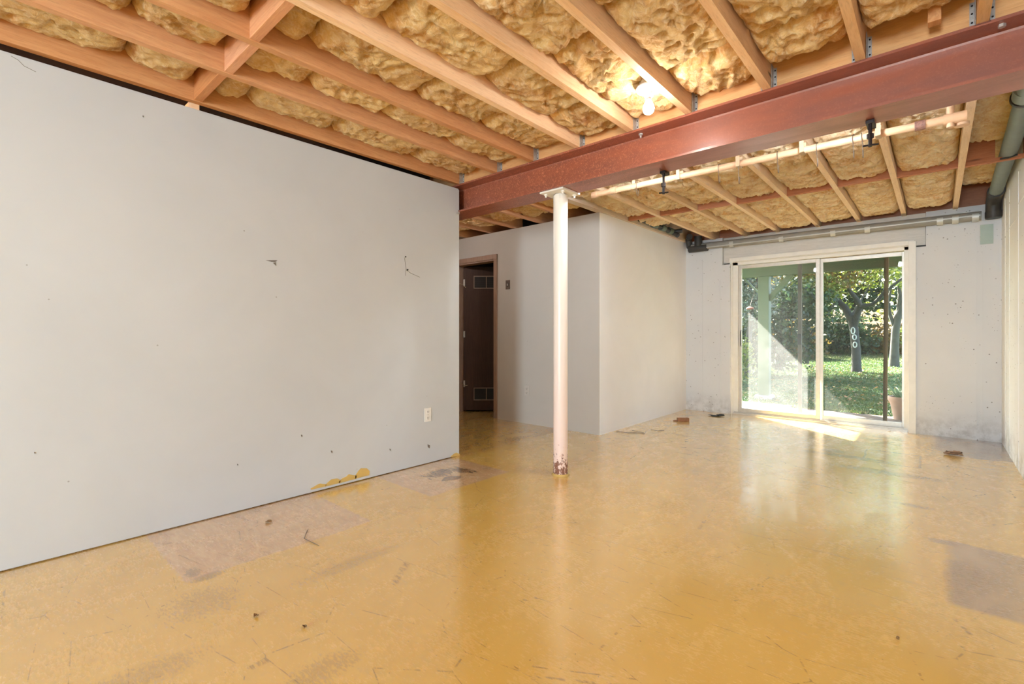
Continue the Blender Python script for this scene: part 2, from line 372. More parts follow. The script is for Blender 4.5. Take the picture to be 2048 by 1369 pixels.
def link(name, g, mat, parent=None, smooth=False, bevel=0.0, origin=None):
    vs_ = np.array(g.v, dtype=float)
    if parent is not None: org = Vector(parent['_w'])
    else: org = Vector(origin) if origin is not None else Vector(((vs_[:, 0].min() + vs_[:, 0].max()) / 2, (vs_[:, 1].min() + vs_[:, 1].max()) / 2, vs_[:, 2].min()))
    me = bpy.data.meshes.new(name); me.from_pydata((vs_ - np.array(org)).tolist(), [], g.f)
    bm = bmesh.new(); bm.from_mesh(me); bmesh.ops.recalc_face_normals(bm, faces=bm.faces)
    if bevel: bmesh.ops.bevel(bm, geom=list(bm.edges), offset=bevel, segments=2, affect='EDGES', profile=.6)
    bm.to_mesh(me); bm.free()
    if smooth:
        me.polygons.foreach_set('use_smooth', [True] * len(me.polygons))
        try: me.set_sharp_from_angle(angle=math.radians(40))
        except Exception: pass
    me.materials.append(mat)
    o = bpy.data.objects.new(name, me); COL.objects.link(o)
    if parent is not None: o.parent = parent; o['_w'] = tuple(org)
    else: o.location = org; o['_w'] = tuple(org)
    return o
def tag(o, label, cat, group=None):
    o['label'] = label; o['category'] = cat
    if group: o['group'] = group
    return o
def struct(o, label=None, cat=None):
    o['kind'] = 'structure'
    if label: o['label'] = label
    if cat: o['category'] = cat
    return o
def thing(name, loc, label, cat, group=None):
    o = bpy.data.objects.new(name, None); o.empty_display_size = .05; COL.objects.link(o); o.location = loc; o['_w'] = tuple(loc)
    return tag(o, label, cat, group)
def B(*a): return G().box(*a)

# ------------------------------------------------------------ room dimensions
XL, XR, YB, YR = -3.225, .49, 6.89, -4.5
ZJ, ZT = 2.45, 2.69            # joist bottoms near, subfloor underside
ZF = 2.42                      # joist bottoms in the far half
BY0, BY1 = 2.90, 3.13          # beam flanges

# setting
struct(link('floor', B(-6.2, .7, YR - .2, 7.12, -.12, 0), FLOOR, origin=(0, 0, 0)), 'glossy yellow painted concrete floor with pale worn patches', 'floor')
struct(link('ceiling', B(-6.2, .7, YR - .2, 7.1, ZT, ZT + .03), SUBFLOOR), 'dark plywood subfloor above the joists and insulation', 'ceiling')
g = B(XL - .12, XL, YR, 2.91, 0.006, 2.40)
struct(link('wall_left', g, DRYWALL), 'long white drywall partition filling the left of the room', 'wall')
struct(link('trim_1', B(XL - .118, XL - .004, YR, 2.905, 2.40, 2.410), DRYWALL), 'thin wooden top plate along the left wall', 'trim')
struct(link('wall_corner', G().prism([(-2.73, 4.50), (-2.73, YB + .02), (-2.85, YB + .02), (-2.85, 4.62)], 'z', 0, 2.42), DRYWALL_LIT), 'white wall panel coloured brighter as if lit, right of the steel column', 'wall')
struct(link('wall_hall', G().prism([(-4.30, 4.50), (-2.7301, 4.50), (-2.8501, 4.62), (-4.30, 4.62)], 'z', 0, 2.42).box(-5.05, -4.30, 4.50, 4.62, 2.075, 2.42).box(-6.1, -5.05, 4.50, 4.62, 0, 2.42), DRYWALL_SHADED), 'drywall greyed as if in shade, with the closet doorway, behind the column', 'wall')
struct(link('wall_hall_end', B(-6.2, -6.08, 2.0, 4.7, 0, ZT), DRYWALL_SHADED))
struct(link('wall_hall_near', G().box(-6.2, XL - .12, 1.9, 2.0, 0, 2.36).box(-6.2, -3.66, 1.9, 2.0, 2.36, ZT), DRYWALL_SHADED))
struct(link('dark_gap_backing', B(-3.66, -3.60, YR, 2.88, 2.30, ZT), CLOSET))  # added dark sheet that blackens the gap above the left wall
wr = struct(link('wall_right', B(XR, XR + .2, YR - .1, 7.1, 0, ZT), CONCRETE_LIT), 'white painted concrete wall coloured brighter as if lit, at the right edge', 'wall')
struct(link('wall_rear', G().box(-6.2, -.62, YR - .15, YR, 0, ZT).box(.38, .7, YR - .15, YR, 0, ZT).box(-.62, .38, YR - .15, YR, 0, .5).box(-.62, .38, YR - .15, YR, 2.2, ZT), DRYWALL))
wf = struct(link('added_window_1', G().box(-.62, -.58, YR - .09, YR - .02, .5, 2.2).box(.34, .38, YR - .09, YR - .02, .5, 2.2).box(-.58, .34, YR - .09, YR - .02, .5, .55).box(-.58, .34, YR - .09, YR - .02, 2.15, 2.2).box(-.58, .34, YR - .09, YR - .02, 1.33, 1.37), TRIMWHITE), 'added white window frame around the fill light, unseen behind the camera', 'window')  # frame added to hold the rear fill light
# concrete back wall with the door opening and the pocket of the lintel
OX0, OX1, HX0, HX1, HZ = -2.117, -.188, -2.22, -.088, 2.055
g = G().box(-2.86, HX0, YB, YB + .25, 0, 2.43).box(HX0, OX0, YB, YB + .25, 0, HZ).box(HX1, XR + .1, YB, YB + .25, 0, 2.43).box(OX1, HX1, YB, YB + .25, 0, HZ)
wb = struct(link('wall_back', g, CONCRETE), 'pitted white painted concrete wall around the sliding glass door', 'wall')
tag(link('lintel_board', G().box(HX0 + .002, HX1 - .002, YB + .045, YB + .24, HZ + .022, 2.43), m_wood('painted_lintel', srgb(214, 208, 200), srgb(200, 194, 186), 'X', .5, knots=False), bevel=.004), 'white painted wooden lintel above the sliding glass door', 'lintel')
link('dark_gap_fill', G().box(HX0, OX0 + .03, YB + .08, YB + .24, HZ, HZ + .022).box(OX1 - .03, HX1, YB + .08, YB + .24, HZ, HZ + .022), BLACK, wb)  # added black filler; stops outdoor light and darkens the lintel crack
# form seams on the concrete (each a thin raised line)
for k, (u, v0, v1) in enumerate(((1831, 520, 866), (1862, 582, 873), (1914, 470, 879), (1954, 470, 884), (1967, 450, 886), (1405, 520, 822), (1440, 560, 826))):
    p = onY(u, 700, YB); z0 = max(0.01, onY(u, v1, YB).z); z1 = min(2.28, onY(u, v0, YB).z)
    link('form_seam', B(p.x - .004, p.x + .004, YB - .0045, YB + .002, z0, z1), CONCRETE, wb)
for (u0, u1, v) in ((1831, 1862, 581), (1914, 1954, 575), (1967, 1995, 572)):
    a, b = onY(u0, v, YB), onY(u1, v, YB); link('form_seam', B(a.x, b.x, YB - .0045, YB + .002, a.z - .004, a.z + .004), CONCRETE, wb)
for y in (6.55, 6.2, 5.55): link('form_seam', B(XR - .003, XR + .002, y - .004, y + .004, .01, 2.4), CONCRETE_LIT, wr)
for y0, y1, z in ((5.55, 6.2, 2.05), (4.6, 5.55, 2.14)): link('form_seam', B(XR - .003, XR + .002, y0, y1, z - .004, z + .004), CONCRETE_LIT, wr)

# ------------------------------------------------------------ joists
ORD = ['first', 'second', 'third', 'fourth', 'fifth', 'sixth', 'seventh', 'eighth', 'ninth', 'tenth']
JN = [-3.232, -2.765, -2.375, -1.947, -1.525, -1.135, -.70, -.28, .149]
def joist(name, x, y0, y1, z0, z1, mat, label, group):
    g = G(); n = 14; w = .0205
    for i in range(n + 1):
        y = y0 + (y1 - y0) * i / n
        dx = .004 * noise.noise(Vector((x * 3, y * .7, 1))); dz = .004 * noise.noise(Vector((x * 5, y * .9, 7)))
        g.v += [(x - w + dx, y, z0 + dz), (x + w + dx, y, z0 + dz), (x + w + dx, y, z1), (x - w + dx, y, z1)]
    for i in range(n):
        a = i * 4; b = a + 4
        for j in range(4): g.f.append((a + j, a + (j + 1) % 4, b + (j + 1) % 4, b + j))
    g.f += [(0, 1, 2, 3), tuple(n * 4 + j for j in (3, 2, 1, 0))]
    return tag(link(name, g, mat, bevel=0), label, 'joist', group)
YLED = 2.945
for i, x in enumerate(JN):
    lab = {0: 'reddish wooden joist running along the top of the left wall', 8: 'wooden joist at the top right corner, nearest the right wall'}.get(i,
          '%s wooden joist from the left wall, in front of the red beam' % ORD[i])
    joist('ceiling_joist', x, YR, YLED - .002, ZJ, ZT, WOOD_RED if i < 3 else WOOD_N, lab, 'joists in front of the steel beam')
tag(link('ledger_board', G().box(XL - .9, XR, YLED, YLED + .045, ZJ, ZT), WOOD_L, bevel=.003), 'orange wooden ledger board standing on top of the red beam', 'ledger')
# joist hangers
def hanger(x, y, z, label):
    g = G(); t = .002; w = .0225
    g.box(x - w - t, x + w + t, y - .045, y - .002, z - t - .004, z - .004)
    g.box(x - w - t, x - w, y - .045, y - .002, z - .004, z + .13); g.box(x + w, x + w + t, y - .045, y - .002, z - .004, z + .13)
    g.box(x - w - .018, x - w, y - .0035, y - .0015, z - .006, z + .12); g.box(x + w, x + w + .018, y - .0035, y - .0015, z - .006, z + .12)
    t_ = thing('joist_hanger', (x, y, z), label, 'hanger', 'metal hangers holding the near joists')
    link('strap', g, GALV, t_)
    for s in (-1, 1):
        for dz in (.03, .07, .105):
            link('nail', G().tube([(x + s * (w + .010), y - .0035, z + dz), (x + s * (w + .010), y - .006, z + dz)], .004, 8), IRON, t_)
for i, x in enumerate(JN):
    lab = {0: 'small metal hanger where the left wall meets the red beam', 8: 'metal joist hanger nearest the top right corner'}.get(i, 'metal hanger under the beam end of the %s joist from the left wall' % ORD[i])
    hanger(x, YLED, ZJ, lab)
# blocking between near joists
def blockx(x0, x1, y, z0, z1, mat, label, grp, w=.0205):
    return tag(link('joist_blocking', B(x0, x1, y - w, y + w, z0, z1), mat, bevel=.002), label, 'blocking', grp)
for i, (dy, nm) in enumerate(((.0, 'first'), (.012, 'second'), (-.006, 'third'))):
    blockx(JN[i] + .021, JN[i + 1] - .021, .865 + dy, ZJ + .004, ZT - .01, WOOD_X, '%s short wooden block bridging the left joists, counted from the left wall' % nm, 'blocking between the left joists')
blockx(JN[3] + .021, JN[4] - .021, .80, ZJ + .004, ZT - .01, WOOD_X, 'short wooden block at the top edge, right of the dark slot', 'blocking between the left joists')
tag(link('wall_top_block', B(XL - .3, XL - .03, .84, .885, 2.414, 2.47), WOOD_N, bevel=.002), 'small wood block end in the dark gap above the left wall', 'block')
tag(link('upright_block', B(-.03, .015, 2.79, 2.84, 2.47, ZT), WOOD_RED, bevel=.002), 'short dark upright block against the ledger, near the top right corner', 'block')

# far joists
JF = [-2.335, -1.927, -1.543, -1.094, -.686, -.274, .148]
joist('ceiling_joist', -2.735, BY1 + .02, 6.98, ZF, ZT, WOOD_PALE, 'whitish joist plank leading from the column plate along the white wall', 'joists beyond the steel beam').scale = (1.9, 1, 1)
for i, x in enumerate(JF):
    lab = 'pale far joist nearest the grey corner pipe' if i == 6 else '%s pale joist beyond the beam, counted from the white wall' % ORD[i]
    joist('ceiling_joist', x, BY1 - .1, 7.05, ZF, ZT, WOOD_F, lab, 'joists beyond the steel beam')
for i, x in enumerate((-3.14, -3.56, -3.98, -4.4, -4.85)):
    joist('ceiling_joist', x, BY1 - .1, 5.2, ZF + .01, ZT, WOOD_RED, '%s shadowed joist above the hall, left of the column' % ORD[i], 'joists above the hall')
XF = [-2.735] + JF + [XR]
yb_ = [5.10, 5.12, 5.15, 5.17, 5.19, 5.17, 5.20, 5.22]
for i in range(8):
    y = yb_[i]
    x0, x1 = XF[i] + (.04 if i == 0 else .021), XF[i + 1] - (.021 if i < 7 else 0)
    lab = 'brown blocking with the grey pipe passing through, by the right wall' if i == 7 else '%s brown block between the far joists, counted from the white wall' % ORD[i]
    if i < 7: blockx(x0, x1, y, ZF + .002, ZT - .01, WOOD_XF, lab, 'blocking between the far joists')
    else:   # notched round the pipe
        c = .41; g = G().box(x0, c - .075, y - .02, y + .02, ZF + .002, ZT - .01).box(c + .075, x1, y - .02, y + .02, ZF + .002, ZT - .01).box(c - .075, c + .075, y - .02, y + .02, ZF + .002, ZF + .03)
        tag(link('joist_blocking', g, WOOD_XF), lab, 'blocking', 'blocking between the far joists')
tag(link('rim_board', B(-2.8, XR, 7.06, 7.10, 2.43, ZT), WOOD_XF), 'reddish rim board closing the joist ends above the back wall', 'board')

# ------------------------------------------------------------ insulation batts
def batt(x0, x1, y0, y1, ze, sag, seed, mat, label, group, tuck=(1, 1), res=.014, rumple=1.0):
    L = y1 - y0; W_ = x1 - x0; nx = max(8, int(W_ / res)); ny = max(8, int(L / res)); g = G()
    o = Vector((seed * 3.7, seed * 1.3, seed * .77))
    for j in range(ny + 1):
        v = j / ny
        for i in range(nx + 1):
            u = i / nx
            bu = 1 - abs(2 * u - 1) ** 7; d0 = v * L / .05; d1 = (1 - v) * L / .05
            e0 = 1 - math.exp(-d0 * 2.2) if tuck[0] else 1; e1 = 1 - math.exp(-d1 * 2.2) if tuck[1] else 1
            x = x0 + W_ * u; y = y0 + L * v
            p = Vector((x, y, 0)) + o
            q = p + Vector((noise.noise(p * 3.1), noise.noise(p * 3.1 + Vector((5, 5, 5))), 0)) * .12
            q2 = q + Vector((noise.noise(p * 9), noise.noise(p * 9 + Vector((3, 8, 1))), 0)) * .05
            ax, ay = (3.6, 2.6) if rumple < 1.3 else (2.6, 4.6)
            n1 = noise.noise(Vector((q.x * ax, q.y * ay, seed)))
            n2 = abs(noise.noise(Vector((q2.x * ax * 2.6, q2.y * ay * 2.6, seed + 4))))
            n3 = abs(noise.noise(Vector((q2.x * ax * 6.5, q2.y * ay * 6.5, seed + 9))))
            n4 = noise.noise(p * 55)
            fold = rumple * (.014 * n1 + .040 * (.25 - n2) + .034 * (.22 - n3) + .005 * n4)
            inner = min(1, bu * 1.3)
            z = ze - sag * bu * (e0 * e1) - fold * (.35 + .65 * inner) + .035 * (1 - e0 * e1)
            ex = .010 * noise.noise(Vector((seed, y * 7, 2))) if 0 < j < ny else 0
            wob = .035 * noise.noise(Vector((x * 6, seed, 3)))
            g.v.append((x, y + wob * (1 - min(1, 4 * min(v, 1 - v))), z))
    for j in range(ny):
        for i in range(nx):
            a = j * (nx + 1) + i; g.f.append((a, a + nx + 1, a + nx + 2, a + 1))
    # sides rising to the subfloor
    ring = [i for i in range(nx + 1)] + [(j) * (nx + 1) + nx for j in range(1, ny + 1)] + [ny * (nx + 1) + i for i in range(nx - 1, -1, -1)] + [j * (nx + 1) for j in range(ny - 1, 0, -1)]
    b = len(g.v)
    for r in ring: x, y, z = g.v[r]; g.v.append((x, y, max(z + .03, ZT - .012)))
    nr = len(ring)
    for k in range(nr): g.f.append((ring[k], ring[(k + 1) % nr], b + (k + 1) % nr, b + k))
    g.f.append(tuple(b + k for k in range(nr)))
    ob = link('insulation_batt', g, mat, smooth=False)
    me = ob.data; me.polygons.foreach_set('use_smooth', [True] * len(me.polygons))
    return tag(ob, label, 'insulation', group)
NB = [[-1.55, -.9, -.2, .52, .84, 1.1, 1.65, 2.33, 2.935], [-1.55, -.8, -.1, .47, .84, 1.27, 1.76, 2.32, 2.935], [-1.55, -.7, .1, .84, 1.09, 1.74, 2.29, 2.925],
      [-1.55, -.6, .15, .78, 1.23, 1.89, 2.5, 2.93], [-1.55, -.5, .2, .8, 1.38, 1.96, 2.6, 2.91], [-1.55, -.4, .3, 1.1, 1.85, 2.5, 2.9],
      [-1.55, -.4, .4, 1.2, 1.95, 2.48, 2.80], [-1.55, -.3, .5, 1.3, 2.1, 2.79]]
sd = 1
for b, ys in enumerate(NB):
    x0, x1 = JN[b] + .022, JN[b + 1] - .022
    n = len(ys) - 1
    for k in range(n):
        y0, y1 = ys[k] + .004, ys[k + 1] - .004
        if b < 4 and abs(ys[k + 1] - .84) < .07: y1 = ys[k + 1] - .01
        if b < 4 and abs(ys[k] - .84) < .07: y0 = ys[k] + .055
        if y1 < -.6: continue
        back = n - 1 - k
        where = 'against the ledger board' if back == 0 else '%s piece back from the ledger' % ORD[back]
        lab = 'golden insulation, %s near bay from left wall, %s' % (ORD[b], where)
        batt(x0, x1, y0, y1, ZJ + (.125 if b < 3 else .11), .058, sd, INS_N, lab, 'golden insulation in front of the beam', res=.011 if y1 > .3 else .03, rumple=(1.0 if b < 4 else 1.25)); sd += 1
fy = {0: [3.2, 4.05, 5.06], 1: [3.2, 4.3, 5.08], 2: [3.2, 4.2, 5.1], 3: [3.2, 4.5, 5.13], 4: [3.2, 4.4, 5.15], 5: [3.2, 4.1, 5.13], 6: [3.2, 4.3, 5.17], 7: [3.2, 4.2, 5.18]}
gy = {0: [5.14, 5.7], 1: [5.16, 5.9, 6.55], 2: [5.18, 6.1, 6.8], 3: [5.21, 6.2, 6.88], 4: [5.22, 6.1, 6.88], 5: [5.2, 6.3, 6.86], 6: [5.23, 6.2, 6.8], 7: [5.26, 6.0, 6.6]}
for b in range(8):
    x0, x1 = XF[b] + (.045 if b == 0 else .022), XF[b + 1] - (.022 if b < 7 else .005)
    for part, ys in (('before', fy[b]), ('past', gy[b])):
        for k in range(len(ys) - 1):
            pos = ('near piece ' if k == 0 else 'rear piece ') if len(ys) > 2 else ''
            bay = 'bay beside the right wall' if b == 7 else '%s far bay from white wall' % ORD[b]
            lab = 'pale insulation, %s%s the brown blocking, %s' % (pos, part, bay)
            batt(x0, x1, ys[k] + .004, ys[k + 1] - .004, ZF + (.10 if b < 7 else .185), .066 if b < 7 else .03, sd, INS_LIT, lab, 'pale insulation beyond the beam', rumple=1.5 if b < 7 else 1.31, res=.013); sd += 1
XH = [-4.85, -4.4, -3.98, -3.56, -3.14, -2.78]
for b in range(5):
    batt(XH[b] + .022, XH[b + 1] - .022, 3.2, 4.35, ZF + .11, .07, sd, INS_N, 'shadowed insulation above the hall, %s bay left of the whitish plank' % ORD[4 - b], 'insulation above the hall', res=.02, rumple=1.2); sd += 1

# ------------------------------------------------------------ steel beam
zb, zt, tf, tw = 2.20, 2.449, .014, .009; yc = (BY0 + BY1) / 2
prof = [(BY0, zb), (BY1, zb), (BY1, zb + tf), (yc + tw, zb + tf + .006), (yc + tw, zt - tf - .006), (BY1, zt - tf), (BY1, zt), (BY0, zt), (BY0, zt - tf), (yc - tw - .004, zt - tf - .005), (yc - tw, zt - tf - .014), (yc - tw, zb + tf + .014), (yc - tw - .004, zb + tf + .005), (BY0, zb + tf)]
bt = thing('steel_beam', (-2.2, yc, zb), 'long red-brown steel I-beam crossing the room on the white column', 'beam')
link('beam_body', G().prism(prof, 'x', -5.9, XR), STEEL, bt)
for u, v in ((1293, 275),):
    p = onZ(u, v, zt - tf)
    link('bolt', G().tube([(p.x, BY0 + .05, zt - tf), (p.x, BY0 + .05, zt - tf - .012)], .014, 6), GALV, bt)
    link('bolt', G().tube([(p.x, BY0 + .05, zt - tf - .01), (p.x, BY0 + .05, zt - tf - .028)], .007, 10), GALV, bt)
p = onY(1962, 76, BY0); link('bolt', G().tube([(.21, BY0 + .04, zt - tf), (.21, BY0 + .04, zt - tf - .014)], .013, 6), GALV, bt)
# nail at the wall end by the beam
tag(link('bolt_head', G().tube([(XL - .01, 2.885, 2.185), (XL + .022, 2.885, 2.185)], .013, 8), GALV), 'small metal bolt at the end of the left wall below the beam', 'bolt')

# ------------------------------------------------------------ column
CX, CY, CR = -2.198, 3.045, .056
ct = thing('steel_column', (CX, CY, 0), 'round white steel column with rusty flaking foot, holding the red beam', 'column')
g = G(); n = 48; zs = [0.006, .4, .9, 1.4, 1.9, 2.135, 2.18]
for k, z in enumerate(zs):
    for j in range(n):
        a = 2 * math.pi * j / n; zz = z
        if k == len(zs) - 1:
            da = ((a - math.radians(-48) + math.pi) % (2 * math.pi)) - math.pi
            if abs(da) < .26: zz = 2.148
            zz += .004 * math.sin(7 * a)
        g.v.append((CX + CR * math.cos(a), CY + CR * math.sin(a), zz))
for k in range(len(zs) - 1):
    for j in range(n): g.f.append((k * n + j, k * n + (j + 1) % n, (k + 1) * n + (j + 1) % n, (k + 1) * n + j))
link('shaft', g, COLWHITE, ct, smooth=True)
link('core_tube', G().tube([(CX, CY, .01), (CX, CY, 2.19)], CR - .012, 24), COLWHITE, ct, smooth=True)
link('top_plate', B(CX - .105, CX + .115, CY - .13, CY + .10, 2.186, 2.199), COLWHITE, ct, bevel=.002)
for dx, dy in ((-.075, -.09), (.085, -.09), (-.075, .065), (.085, .065)):
    link('bolt', G().tube([(CX + dx, CY + dy, 2.187), (CX + dx, CY + dy, 2.174)], .014, 6).tube([(CX + dx, CY + dy, 2.18), (CX + dx, CY + dy, 2.16)], .007, 8), COLWHITE, ct)
g = G()
for k in range(3):
    for j in range(n):
        a = 2 * math.pi * j / n; r = (CR + .001, CR + .007, CR + .013)[k] + (.006 * noise.noise(Vector((math.cos(a) * 3, math.sin(a) * 3, 1))) if k else 0)
        g.v.append((CX + r * math.cos(a), CY + r * math.sin(a), (.014, .007, .001)[k]))
for k in range(2):
    for j in range(n): g.f.append((k * n + j, k * n + (j + 1) % n, (k + 1) * n + (j + 1) % n, (k + 1) * n + j))
link('foot_grout', g, YPAINT, ct, smooth=True)

# ------------------------------------------------------------ bare bulb by the beam, and four added fill bulbs
def bulb(x, y, z, W, label, col=None):
    t = thing('bulb_fixture', (x, y, z), label, 'lamp', None)
    link('junction_box', G().prism([(x + .052 * math.cos(math.pi / 4 * k + .39), y + .052 * math.sin(math.pi / 4 * k + .39)) for k in range(8)], 'z', z + .005, z + .075), BOXMETAL, t, bevel=.002)
    link('lampholder', G().lathe([(.03, z + .006), (.066, z + .006), (.069, z - .002), (.064, z - .010), (.035, z - .016), (.023, z - .022), (.022, z - .045), (.018, z - .05)], (x, y), 40), PORCELAIN, t, smooth=True)
    link('screw', G().tube([(x + .04, y - .02, z - .012), (x + .04, y - .02, z - .018)], .005, 8), GALV, t)
    link('bulb_base', G().lathe([(.013, z - .045), (.0135, z - .062), (.014, z - .066)], (x, y), 20), GALV, t, smooth=True)
    prof = [(.014, z - .064), (.016, z - .072), (.023, z - .085), (.029, z - .098), (.031, z - .110), (.029, z - .122), (.022, z - .134), (.012, z - .140), (.002, z - .142)]
    gb = NM('lit_bulb_glass'); gb.set((1, 1, 1, 1)); gb.b.inputs['Emission Color'].default_value = (col or BULB_C) + (1,)
    gb.b.inputs['Emission Strength'].default_value = W / (math.pi * .0118)
    link('glass_bulb', G().lathe(prof, (x, y), 28), gb.m, t, smooth=True)
    return t
bulb(-1.19, 2.475, 2.455, BULB_W, 'bare glowing bulb in a white porcelain lampholder near the beam')
bulb(-.93, .1, 2.455, BULB2_FILL_W, 'added bare fill bulb in a porcelain lampholder, unseen above the camera')  # out of view, added as fill for the near half
bulb(-4.62, 3.3, 2.43, HALL_FILL_W, 'added bare fill bulb, unseen in the hall behind the left wall')  # out of view, added to brighten the hall
bulb(-1.74, 3.235, 2.43, FAR_FILL_W, 'added bare fill bulb hidden behind the beam, on the left', (.84, .94, 1))  # out of view, added to brighten the far half
bulb(-.48, 3.235, 2.43, FAR_FILL_W, 'added bare fill bulb hidden behind the beam, on the right', (.84, .94, 1))  # its pair, also added as far fill

# ------------------------------------------------------------ pipes
PZ = 2.36
a = Vector((-2.29, 3.73, PZ)); b = Vector((.12, 3.80, PZ))
t = thing('cream_pipe', a, 'long cream pipe hanging parallel to the beam with wire hooks on it', 'pipe')
link('pipe_body', G().tube([a, b], .024, 20), PIPE_CREAM, t, smooth=True)
link('end_cap', G().tube([a - Vector((.045, 0, 0)), a + Vector((.01, 0, 0))], .028, 20), PIPE_CREAM, t, smooth=True)
link('coupling', G().tube([a + Vector((.14, 0, 0)), a + Vector((.2, 0, 0))], .030, 20), PIPE_CREAM, t, smooth=True)
link('coupling', G().tube([(-.10, 3.795, PZ), (-.05, 3.795, PZ)], .029, 20), m_plain('scuffed_coupling', srgb(150, 112, 100), .6, var=.3, vs_=90), t, smooth=True)
link('pipe_tee', G().tube([(.03, 3.8, PZ), (.13, 3.8, PZ)], .031, 16).tube([(.06, 3.8, PZ - .05), (.06, 3.8, PZ + .20)], .018, 16), PIPE_CREAM, t, smooth=True)
link('end_cap', G().tube([(.11, 3.83, PZ - .028), (.11, 3.83, PZ - .045)], .034, 20), PIPE_CREAM, t, smooth=True)
for x in JF[1:6]:
    link('pipe_strap', G().box(x - .014, x + .014, 3.73, 3.80, PZ - .027, PZ - .024).box(x - .014, x + .014, 3.725, 3.728, PZ - .026, ZF + .01).box(x - .014, x + .014, 3.80, 3.803, PZ - .026, ZF + .01), BOXMETAL, t)
# wire hooks
def hook(u, v, h, lab, seed):
    rnd = random.Random(seed); x = onZ(u, v, PZ).x; yy = 3.73 + (x + 2.29) * .029
    c = Vector((x, yy, PZ)); pts = []
    tilt = rnd.uniform(-.25, .25); r = .030
    for k in range(13):
        a = math.radians(-30 + 215 * k / 12); pts.append(c + Vector((tilt * r * math.cos(a), r * math.cos(a), r * math.sin(a))))
    e = pts[-1]; pts.append(e + Vector((.004, -.002, -.05)))
    pts.append(e + Vector((.006, -.001, -h * .8)))
    for k in range(1, 7):
        a = math.pi * k / 6; pts.append(e + Vector((.006, .012 - .012 * math.cos(a), -h * .8 - .014 * math.sin(a))))
    pts.append(pts[-1] + Vector((0, 0, .04)))
    tag(link('wire_hook', G().tube(pts, .0022, 6), WIRE, smooth=True), lab, 'hook', 'wire hooks on the cream pipe')
hook(1272, 370, .10, 'bent wire hook nearest the left end of the cream pipe', 1)
hook(1433, 330, .13, 'wire hook on the cream pipe, left one of the middle pair', 2)
hook(1470, 322, .17, 'twisted wire hook on the cream pipe, right one of the middle pair', 3)
hook(1550, 306, .14, 'thin straight wire hook alone midway along the cream pipe', 4)
hook(1632, 290, .15, 'long wire hook on the cream pipe, halfway to the right clamp', 5)
hook(1706, 275, .14, 'wire hook on the cream pipe just left of the right clamp', 6)
hook(1722, 272, .15, 'wire hook hanging directly beside the right clamp', 7)
# clamps under the beam
def clamp(u, v, drop, lab):
    p = onZ(u, v, zb); x, y = p.x, min(p.y, BY1 - .045)
    t = thing('pipe_clamp', (x, y, zb), lab, 'clamp', 'iron clamps under the beam')
    link('clamp_jaw', G().box(x - .018, x + .018, y - .01, BY1 + .022, zb - .018, zb - .002).box(x - .018, x + .018, BY1 + .006, BY1 + .022, zb - .018, zb + .032).box(x - .018, x + .018, BY1 - .02, BY1 + .022, zb + .018, zb + .032), IRON, t, bevel=.002)
    link('clamp_screw', G().tube([(x, y + .01, zb - .016), (x, y + .01, zb - drop)], .0085, 12), IRON, t, smooth=True)
    link('clamp_nut', G().tube([(x, y + .01, zb - drop * .52), (x, y + .01, zb - drop * .68)], .016, 8), IRON, t)
    link('clamp_handle', G().tube([(x - .03, y + .01, zb - drop * .92), (x + .035, y + .005, zb - drop * .97)], .005, 8), IRON, t, smooth=True)
clamp(1326, 342, .155, 'dark iron clamp hanging under the beam, the left of the two')
clamp(1740, 240, .135, 'black iron clamp hanging under the beam, the right of the two')
# grey-green pipe by the right wall
t = thing('drain_pipe', (.40, 3.2, 2.5), 'grey-green drain pipe running above the right wall to the corner', 'pipe')
link('pipe_body', G().tube([(.375, 3.2, 2.49), (.40, 4.6, 2.485), (.425, 6.55, 2.47)], .050, 24), PIPE_GREY, t, smooth=True)
link('coupling', G().tube([(.382, 3.95, 2.497), (.385, 4.08, 2.496)], .056, 24), PIPE_GREY, t, smooth=True)
link('pipe_collar', G().tube([(.385, 4.085, 2.496), (.3855, 4.115, 2.496)], .062, 24), BLACKPIPE, t, smooth=True)
link('corner_elbow', G().tube([(.425, 6.5, 2.47), (.425, 6.66, 2.465), (.425, 6.76, 2.42), (.425, 6.80, 2.33), (.425, 6.80, 2.26)], .058, 20), BLACKPIPE, t, smooth=True)
link('coupling', G().tube([(.425, 6.48, 2.47), (.425, 6.56, 2.468)], .062, 20), BLACKPIPE, t, smooth=True)
link('coupling', G().tube([(.425, 6.80, 2.33), (.425, 6.80, 2.27)], .062, 20), BLACKPIPE, t, smooth=True)
link('pipe_hook', G().tube([(.36, 5.18, 2.43), (.40, 5.165, 2.425), (.45, 5.18, 2.44)], .007, 8), BLACKPIPE, t)
tag(link('tape_strip', B(.335, .43, YB - .012, YB - .006, 2.02, 2.22), m_plain('green_tape', srgb(168, 184, 174), .5, var=.05), bevel=.001), 'pale green tape flap in the corner below the pipe elbow', 'tape')
# long pipe along the back wall
zpl, zpr = 2.318, 2.287
t = thing('back_pipe', (-1.1, YB - .065, 2.3), 'long grey pipe along the top of the back wall above the door', 'pipe')
Yp = YB - .065
link('pipe_body', G().tube([(-2.62, Yp, zpl + .02), (.34, Yp, zpr + .02)], .046, 20), PIPE_BACK, t, smooth=True)
link('strip', G().box(-2.55, .33, Yp - .05, Yp - .035, 2.30, 2.312).box(-2.5, .33, YB - .03, YB - .003, 2.345, 2.372), TAPE, t)
for k, x in enumerate((-1.5, -.95, -.62, .0, .12, -2.1, .27)):
    link('tape_band', G().tube([(x, Yp, 2.313 - .01 * (x + 1)), (x + .05, Yp, 2.313 - .01 * (x + 1))], .0475 + .0004 * k, 20), TAPE, t, smooth=True)
link('coupling', G().tube([(-2.66, Yp, zpl), (-2.40, Yp, zpl)], .054, 20), BLACKPIPE, t, smooth=True)
